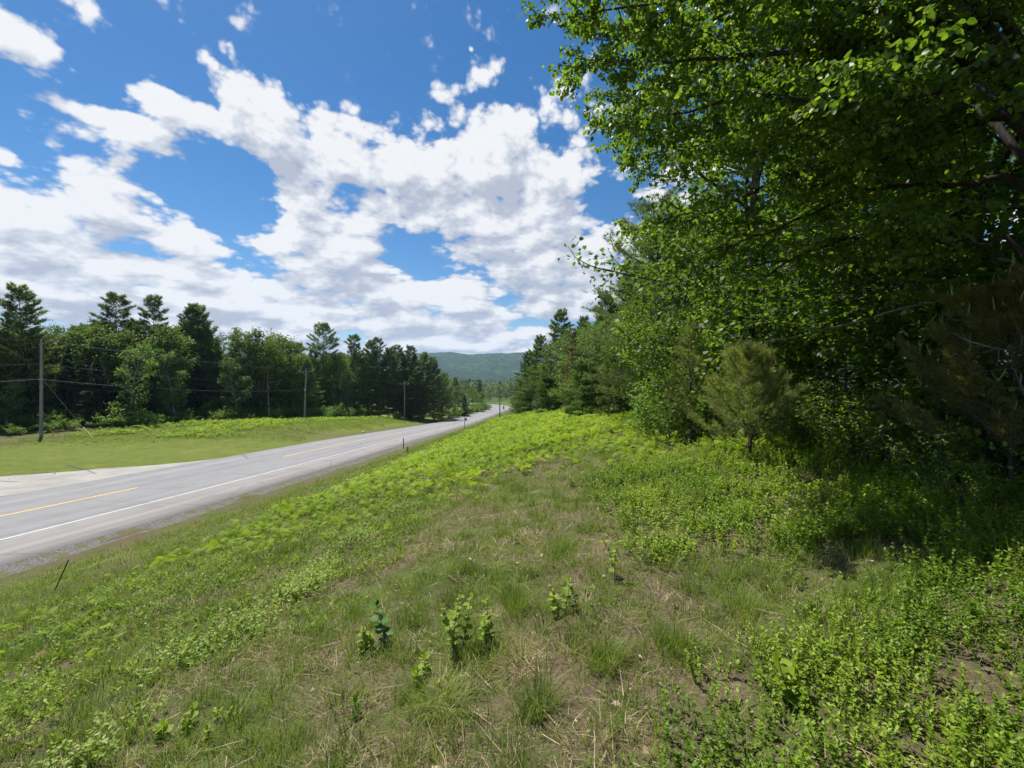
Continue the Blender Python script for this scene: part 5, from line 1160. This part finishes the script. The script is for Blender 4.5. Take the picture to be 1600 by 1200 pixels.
def build_markers():
    green = simple('green_painted_steel', (.035, .055, .03), .5, .4); greym = simple('grey_sign_back', (.30, .31, .32), .5, .4, .3); white = simple('white_reflector', (.75, .75, .73), .3, .5); steel = simple('channel_steel', (.16, .16, .15), .6, .4, .4)
    def u_post(g, h, w=.05, d=.03, z0=-.3):
        """a flanged channel post"""
        prof = [(-w/2-.02, d/2), (-w/2, d/2), (-w/2+.008, -d/2), (w/2-.008, -d/2), (w/2, d/2), (w/2+.02, d/2), (w/2+.02, d/2-.005), (w/2+.003, d/2-.005), (w/2-.005, -d/2-.005), (-w/2+.005, -d/2-.005), (-w/2-.003, d/2-.005), (-w/2-.02, d/2-.005)]
        n = len(prof); V = [(x, y, z0) for x, y in prof]+[(x, y, h) for x, y in prof]; g.add(V, [(i, (i+1) % n, n+(i+1) % n, n+i) for i in range(n)])
        g.add([V[n+i] for i in range(n)], [(0, 1, 10, 11), (1, 2, 9, 10), (2, 3, 8, 9), (3, 4, 7, 8), (4, 5, 6, 7)])
    def marker(px, py, h, lab, mat=steel, plate=True, tilt=0):
        p = hit(px, py); r = empty('roadside_marker', tuple(p)); r.rotation_euler = (0, tilt, .3); tag(r, lab, 'marker post', 'roadside marker posts')
        g = Geo(); u_post(g, h); g.build('post', mat, r)
        if plate: g = Geo(); box(g, (0, -.03, h-.09), (.085, .008, .15)); g.build('reflector', greym, r)
    marker(630.5, 700.5, 1.0, 'thin marker post with a small plate on the gravel edge')
    marker(637, 709, .55, 'short dark stake in the grass below the gravel edge', green, False)
    marker(744, 662.5, 1.0, 'faint thin post at the road edge before the brown pole', steel, False)
    p = hit(726, 672); r = empty('road_sign', tuple(p)); r.rotation_euler = (0, 0, .25); tag(r, 'small grey sign seen from behind beside the far road', 'road sign')
    g = Geo(); u_post(g, 2.1); g.build('post', steel, r); g = Geo(); box(g, (.16, -.03, 1.78), (.42, .012, .5), bev=.004); g.build('panel', greym, r); g = Geo(); box(g, (.0, -.041, 1.78), (.05, .01, .4)); g.build('bracket', steel, r)
    # the leaning stake in the grass
    p = hit(84, 927); d = p[1]+.1; tip = np.array([(107.5-800)/680*d, d, (600-874)/680*d]); v = tip-p
    r = empty('leaning_stake', tuple(p)); tag(r, 'thin dark green steel stake leaning in the grass by the gravel', 'stake')
    g = Geo(); u_post(g, float(np.linalg.norm(v)), .014, .010, -.15); o = g.build('rod', green, r); import mathutils
    o.rotation_euler = mathutils.Vector(v).to_track_quat('Z', 'Y').to_euler()
    # something white lying by the road
    p = hit(568, 676); g = Geo(); n = 26; D = rand_dirs(n); import bmesh
    bm = bmesh.new(); [bm.verts.new((q[0]*.22, q[1]*.18, q[2]*.14)) for q in D]; bmesh.ops.convex_hull(bm, input=bm.verts); bm.verts.index_update()
    g.add([v.co[:] for v in bm.verts], [tuple(v.index for v in f.verts) for f in bm.faces]); bm.free()
    tag(g.build('white_stone', simple('pale_stone', (.70, .69, .66), .8), loc=(p[0], p[1], p[2]+.12)), 'small bright white stone lying on the far verge', 'stone')

def build_rider():
    """a motorcycle far off on the bend"""
    x, y = -3.6, 188.0; d, rz, w = road_coord(np.array([x]), np.array([y])); z = float(rz[0])+.04
    blk = simple('dark_blue_paint', (.018, .024, .05), .3, .5); rub = simple('tyre_rubber', (.02, .02, .02), .8); met = simple('engine_metal', (.25, .25, .26), .35, .5, .8); cl = simple('dark_jacket', (.02, .024, .034), .8); hl = simple('dark_helmet', (.03, .03, .04), .25, .5)
    r = empty('motorcycle', (x, y, z), .35); tag(r, 'dark motorcycle far off on the road bend', 'motorcycle')
    def ring(g, c, R0, r0):
        a = np.linspace(0, 2*pi, 25); tube(g, [(c[0], c[1]+R0*cos(t), c[2]+R0*sin(t)) for t in a], r0, 8, cap=False)
    for yy in (-.7, .7):
        g = Geo(); ring(g, (0, yy, .31), .26, .055); w_ = g.build('wheel', rub, r, True); g = Geo(); ring(g, (0, yy, .31), .20, .02)
        for t in np.arange(6)*pi/3: tube(g, [(0, yy, .31), (0, yy+.2*cos(t), .31+.2*sin(t))], .012, 5)
        g.build('rim', met, w_)
    g = Geo(); tube(g, [(0, .45, .78), (0, .25, .92), (0, -.05, .90), (0, -.2, .76)], [.08, .17, .16, .09], 10); g.build('fuel_tank', blk, r, True)
    g = Geo(); tube(g, [(0, -.1, .80), (0, -.4, .80), (0, -.75, .86), (0, -.9, .90)], [.12, .15, .13, .05], 10); g.build('seat', cl, r, True)
    g = Geo(); box(g, (0, .05, .45), (.30, .42, .40), bev=.05); g.build('engine', met, r)
    for s in (-1, 1):
        g = Geo(); tube(g, [(s*.08, -.7-.0, .31) if 0 else (s*.08, .70, .31), (s*.08, .42, .98)], .025, 6); g.build('fork', met, r)
    g = Geo(); tube(g, [(-.38, .28, 1.05), (-.15, .40, 1.03), (.15, .40, 1.03), (.38, .28, 1.05)], .016, 6); g.build('handlebar', met, r)
    g = Geo(); tube(g, [(0, .50, .90), (0, .58, .92), (0, .62, .92)], [.06, .10, .09], 10); g.build('headlight', simple('lamp_glass', (.6, .6, .6), .15, .6), r, True)
    # the rider
    V = [(0, -.25, .92), (0, -.20, 1.12), (0, -.10, 1.36), (0, -.05, 1.48), (0, -.02, 1.58), (0, 0, 1.70), (.19, -.08, 1.38), (.30, .06, 1.18), (.33, .26, 1.08), (-.19, -.08, 1.38), (-.30, .06, 1.18), (-.33, .26, 1.08),
         (.12, -.22, .88), (.24, .15, .80), (.22, -.05, .42), (.22, .07, .36), (-.12, -.22, .88), (-.24, .15, .80), (-.22, -.05, .42), (-.22, .07, .36)]
    Eg = [(0, 1), (1, 2), (2, 3), (3, 4), (4, 5), (2, 6), (6, 7), (7, 8), (2, 9), (9, 10), (10, 11), (0, 12), (12, 13), (13, 14), (14, 15), (0, 16), (16, 17), (17, 18), (18, 19)]
    Rr = [.16, .16, .17, .09, .07, .09, .075, .055, .042, .075, .055, .042, .11, .085, .055, .045, .11, .085, .055, .045]
    me = bpy.data.meshes.new('person'); me.from_pydata(V, Eg, []); o = bpy.data.objects.new('person', me); COL.objects.link(o)
    sk = o.modifiers.new('skin', 'SKIN'); ss = o.modifiers.new('subd', 'SUBSURF'); ss.levels = ss.render_levels = 1
    for i, rr in enumerate(Rr): me.skin_vertices[0].data[i].radius = (rr, rr)
    me.skin_vertices[0].data[0].use_root = True
    me.materials.append(cl); o.location = (x, y, z); o.rotation_euler = (0, 0, .35); tag(o, 'rider in dark clothing sitting on the distant motorcycle', 'person')
    g = Geo(); 
    a = np.linspace(-pi/2, pi/2, 9); tube(g, [(0, .02, 1.74+.15*sin(t)) for t in a], [max(.012, .145*cos(t)) for t in a], 14); g.build('helmet', hl, o, True)

def build_plants():
    """single plants that stand out in the grass before the camera"""
    def seedling(px, py, h, stems, lab, mat='seedling', leaf=.062, pairs=6, seed=0):
        p = hit(px, py, 30); rg = np.random.default_rng(seed); r = empty('leafy_seedling', tuple(p)); tag(r, lab, 'plant', 'leafy seedlings standing in the grass')
        gl = Geo()
        for s in range(stems):
            gs = Geo(); P = path((rg.normal()*.05*(stems > 1), rg.normal()*.05*(stems > 1), -.02), rg.uniform(0, 6.28), R(rg.uniform(70, 86)), h*rg.uniform(.6, 1.0) if s else h, 6, .08, .07, rg); tube(gs, P, np.linspace(.0042, .002, 6), 6); gs.build('stem', M['stem'], r)
            for i in range(pairs):
                u = .22+.74*i/(pairs-1); q, d = at_path(P, min(u, .99)); a0 = i*1.57+rg.normal()*.3
                for k in (0, 1):
                    a = a0+k*pi; e = rg.uniform(-.15, .75); sz = leaf*(1.15-.6*abs(u-.55))*rg.uniform(.6, 1.25)
                    place(gl, ROUND if leaf > .05 else LEAF, LEAF_F, q[None]+0, np.array([[sin(a)*cos(e), cos(a)*cos(e), sin(e)]]), np.array([[0, 0, 1.]])+rg.normal(size=(1, 3))*.25, sz, 0, float(np.clip(.45+.35*u+rg.normal()*.12, 0, 1)))
            q = P[-1][None]
            for k in range(3): place(gl, LEAF, LEAF_F, q, np.array([[rg.normal()*.35, rg.normal()*.35, 1.]]), rand_dirs(1), leaf*.75, 0, .85)
        gl.build('leaves', M[mat], r)
    seedling(716, 1032, .47, 3, 'tallest bright leafy seedling, several stems, in the middle of the bare grass', seed=1, leaf=.058, pairs=9)
    seedling(766, 1012, .36, 2, 'bright bushy seedling standing close beside the tallest one', seed=2, leaf=.058, pairs=8)
    seedling(604, 1008, .38, 1, 'upright seedling with large dark leaves', 'darkseed', .095, 6, 3)
    seedling(576, 1026, .22, 2, 'short bright seedling at the foot of the dark-leaved one', seed=4, leaf=.062, pairs=7)
    seedling(664, 1062, .18, 2, 'small bright seedling between the dark-leaved one and the tallest one', seed=5, leaf=.058, pairs=7)
    seedling(875, 968, .30, 2, 'broad green seedling behind the middle grass tufts', seed=6, leaf=.062, pairs=5)
    seedling(905, 962, .22, 2, 'thin reddish stemmed seedling next to the broad green one', 'darkseed', .045, 6, 7)
    seedling(972, 902, .40, 2, 'leafy seedling uphill by the edge of the low shrubs', seed=8, leaf=.052, pairs=8)
    seedling(1012, 880, .30, 2, 'pale seedling close to the low shrub carpet', seed=9, leaf=.05, pairs=7)
    seedling(1248, 1098, .24, 2, 'seedling with large hanging leaves among the low shrubs', seed=10, leaf=.085, pairs=4)
    seedling(560, 1120, .10, 1, 'tiny two-leaved seedling in the dry grass', 'darkseed', .07, 2, 11)
    seedling(280, 1150, .16, 4, 'low bushy seedling in the dry grass down the bank', seed=12, leaf=.055, pairs=5)
    seedling(330, 1140, .14, 3, 'small bushy seedling beside the low bushy one', seed=13, leaf=.05, pairs=5)
    def tuft(px, py, H, rad, n, lab, mat='grass', bend=.45, w=.0042, tint=.5, seed=0):
        p = hit(px, py, 30); g = Geo()
        tufts(g, np.array([[p[0], p[1]]]), n, np.array([rad]), np.array([H]), w, bend, np.array([tint]))
        for i in range(len(g.V)): g.V[i] = g.V[i]-p.astype(np.float32)
        tag(g.build('grass_tuft', M[mat], loc=tuple(p)), lab, 'grass tuft', 'tall tufts in the grass')
    tuft(805, 960, .30, .12, 260, 'largest green tuft, uphill behind the tallest seedling', bend=.35)
    tuft(690, 1108, .24, .13, 260, 'arching pale green tuft below the tallest seedling', bend=.75, tint=.75)
    tuft(842, 1112, .26, .12, 280, 'dense dark green tuft downhill of the dry straw clump', bend=.45, tint=.3)
    tuft(945, 1045, .26, .12, 260, 'green tuft beside the bare brown soil', bend=.5)
    tuft(1050, 1012, .24, .11, 240, 'upright green tuft at the corner of the low shrub carpet', bend=.35, tint=.45)
    tuft(1155, 960, .24, .14, 260, 'wide green tuft uphill between the shrub patches', bend=.4)
    tuft(1336, 838, .34, .14, 260, 'dark tuft in front of the shaded wood edge', bend=.4, tint=.15)
    tuft(1385, 935, .30, .13, 220, 'tuft half shaded by the overhanging limbs', bend=.4, tint=.3)
    tuft(640, 1100, .16, .09, 170, 'short blue green tuft below the small bright seedling', bend=.4, tint=.35)
    tuft(470, 1185, .14, .10, 180, 'short tuft at the bottom of the dry slope', bend=.4, tint=.4)
    tuft(1335, 1050, .24, .09, 130, 'thin tuft rising through the low shrub carpet', bend=.3, tint=.5)
    tuft(815, 1040, .13, .14, 300, 'clump of drooping tan straw beside the dark green tuft', 'dry', 1.1, .0034, .55)
    tuft(775, 970, .12, .13, 260, 'clump of dead straw behind the tallest seedling', 'dry', 1.1, .0034, .6)
    tuft(1250, 838, .14, .12, 240, 'brown clump of dead grass beside the dark tuft', 'dry', 1.0, .004, .15)
    tuft(660, 1150, .12, .12, 240, 'matted straw clump under the arching tuft', 'dry', 1.15, .0032, .45)

# ------------------------------------------------------------------ air, light, camera
def build_haze():
    m, nt = newmat('haze_air'); v = nt.nodes.new('ShaderNodeVolumePrincipled'); v.inputs['Color'].default_value = (.45, .68, 1.0, 1); v.inputs['Density'].default_value = HAZE
    v.inputs['Anisotropy'].default_value = .2
    o = nt.nodes.new('ShaderNodeOutputMaterial'); nt.links.new(v.outputs[0], o.inputs['Volume'])
    g = Geo(); x0, x1, y0, y1, z0, z1 = -6500, 6500, -2600, 7500, -60, 275
    V = [(x, y, z) for x in (x0, x1) for y in (y0, y1) for z in (z0, z1)]
    g.add(V, [(0, 1, 3, 2), (4, 6, 7, 5), (0, 4, 5, 1), (2, 3, 7, 6), (0, 2, 6, 4), (1, 5, 7, 3)])
    tag(g.build('haze', m), kind='stuff')
HAZE = .00009

def build_light():
    l = bpy.data.lights.new('sun', 'SUN'); l.energy = 4.2; l.angle = R(.53); l.color = (1, .955, .89)
    o = bpy.data.objects.new('sun', l); COL.objects.link(o); o.rotation_euler = (R(90-SUN_EL), 0, R(180-SUN_AZ)); o.location = (0, 0, 60)

def build_camera():
    c = bpy.data.cameras.new('camera'); o = bpy.data.objects.new('camera', c); COL.objects.link(o)
    c.sensor_width = 36; c.lens = 36*680/1600; c.clip_start = .05; c.clip_end = 20000
    o.location = (0, 0, 0); o.rotation_euler = (R(90), 0, 0); SC.camera = o
    SC.view_settings.view_transform = 'Standard'; SC.view_settings.look = 'None'; SC.view_settings.exposure = EXPOSURE; SC.view_settings.gamma = 1; SC.view_settings.use_curve_mapping = False
    cy = SC.cycles; cy.max_bounces = 5; cy.diffuse_bounces = 3; cy.glossy_bounces = 2; cy.transmission_bounces = 3; cy.transparent_max_bounces = 4; cy.volume_bounces = 0
    cy.caustics_reflective = cy.caustics_refractive = False; cy.sample_clamp_indirect = 4
    cy.use_adaptive_sampling = True; cy.adaptive_threshold = .02
    cy.use_denoising = True

build_world(); build_light(); build_camera()
build_ground(); build_road(); build_hills(); build_haze()
build_cover()
build_protos(); build_far_wood(); build_valley(); build_near_wood()
build_poles(); build_markers(); build_rider(); build_plants()
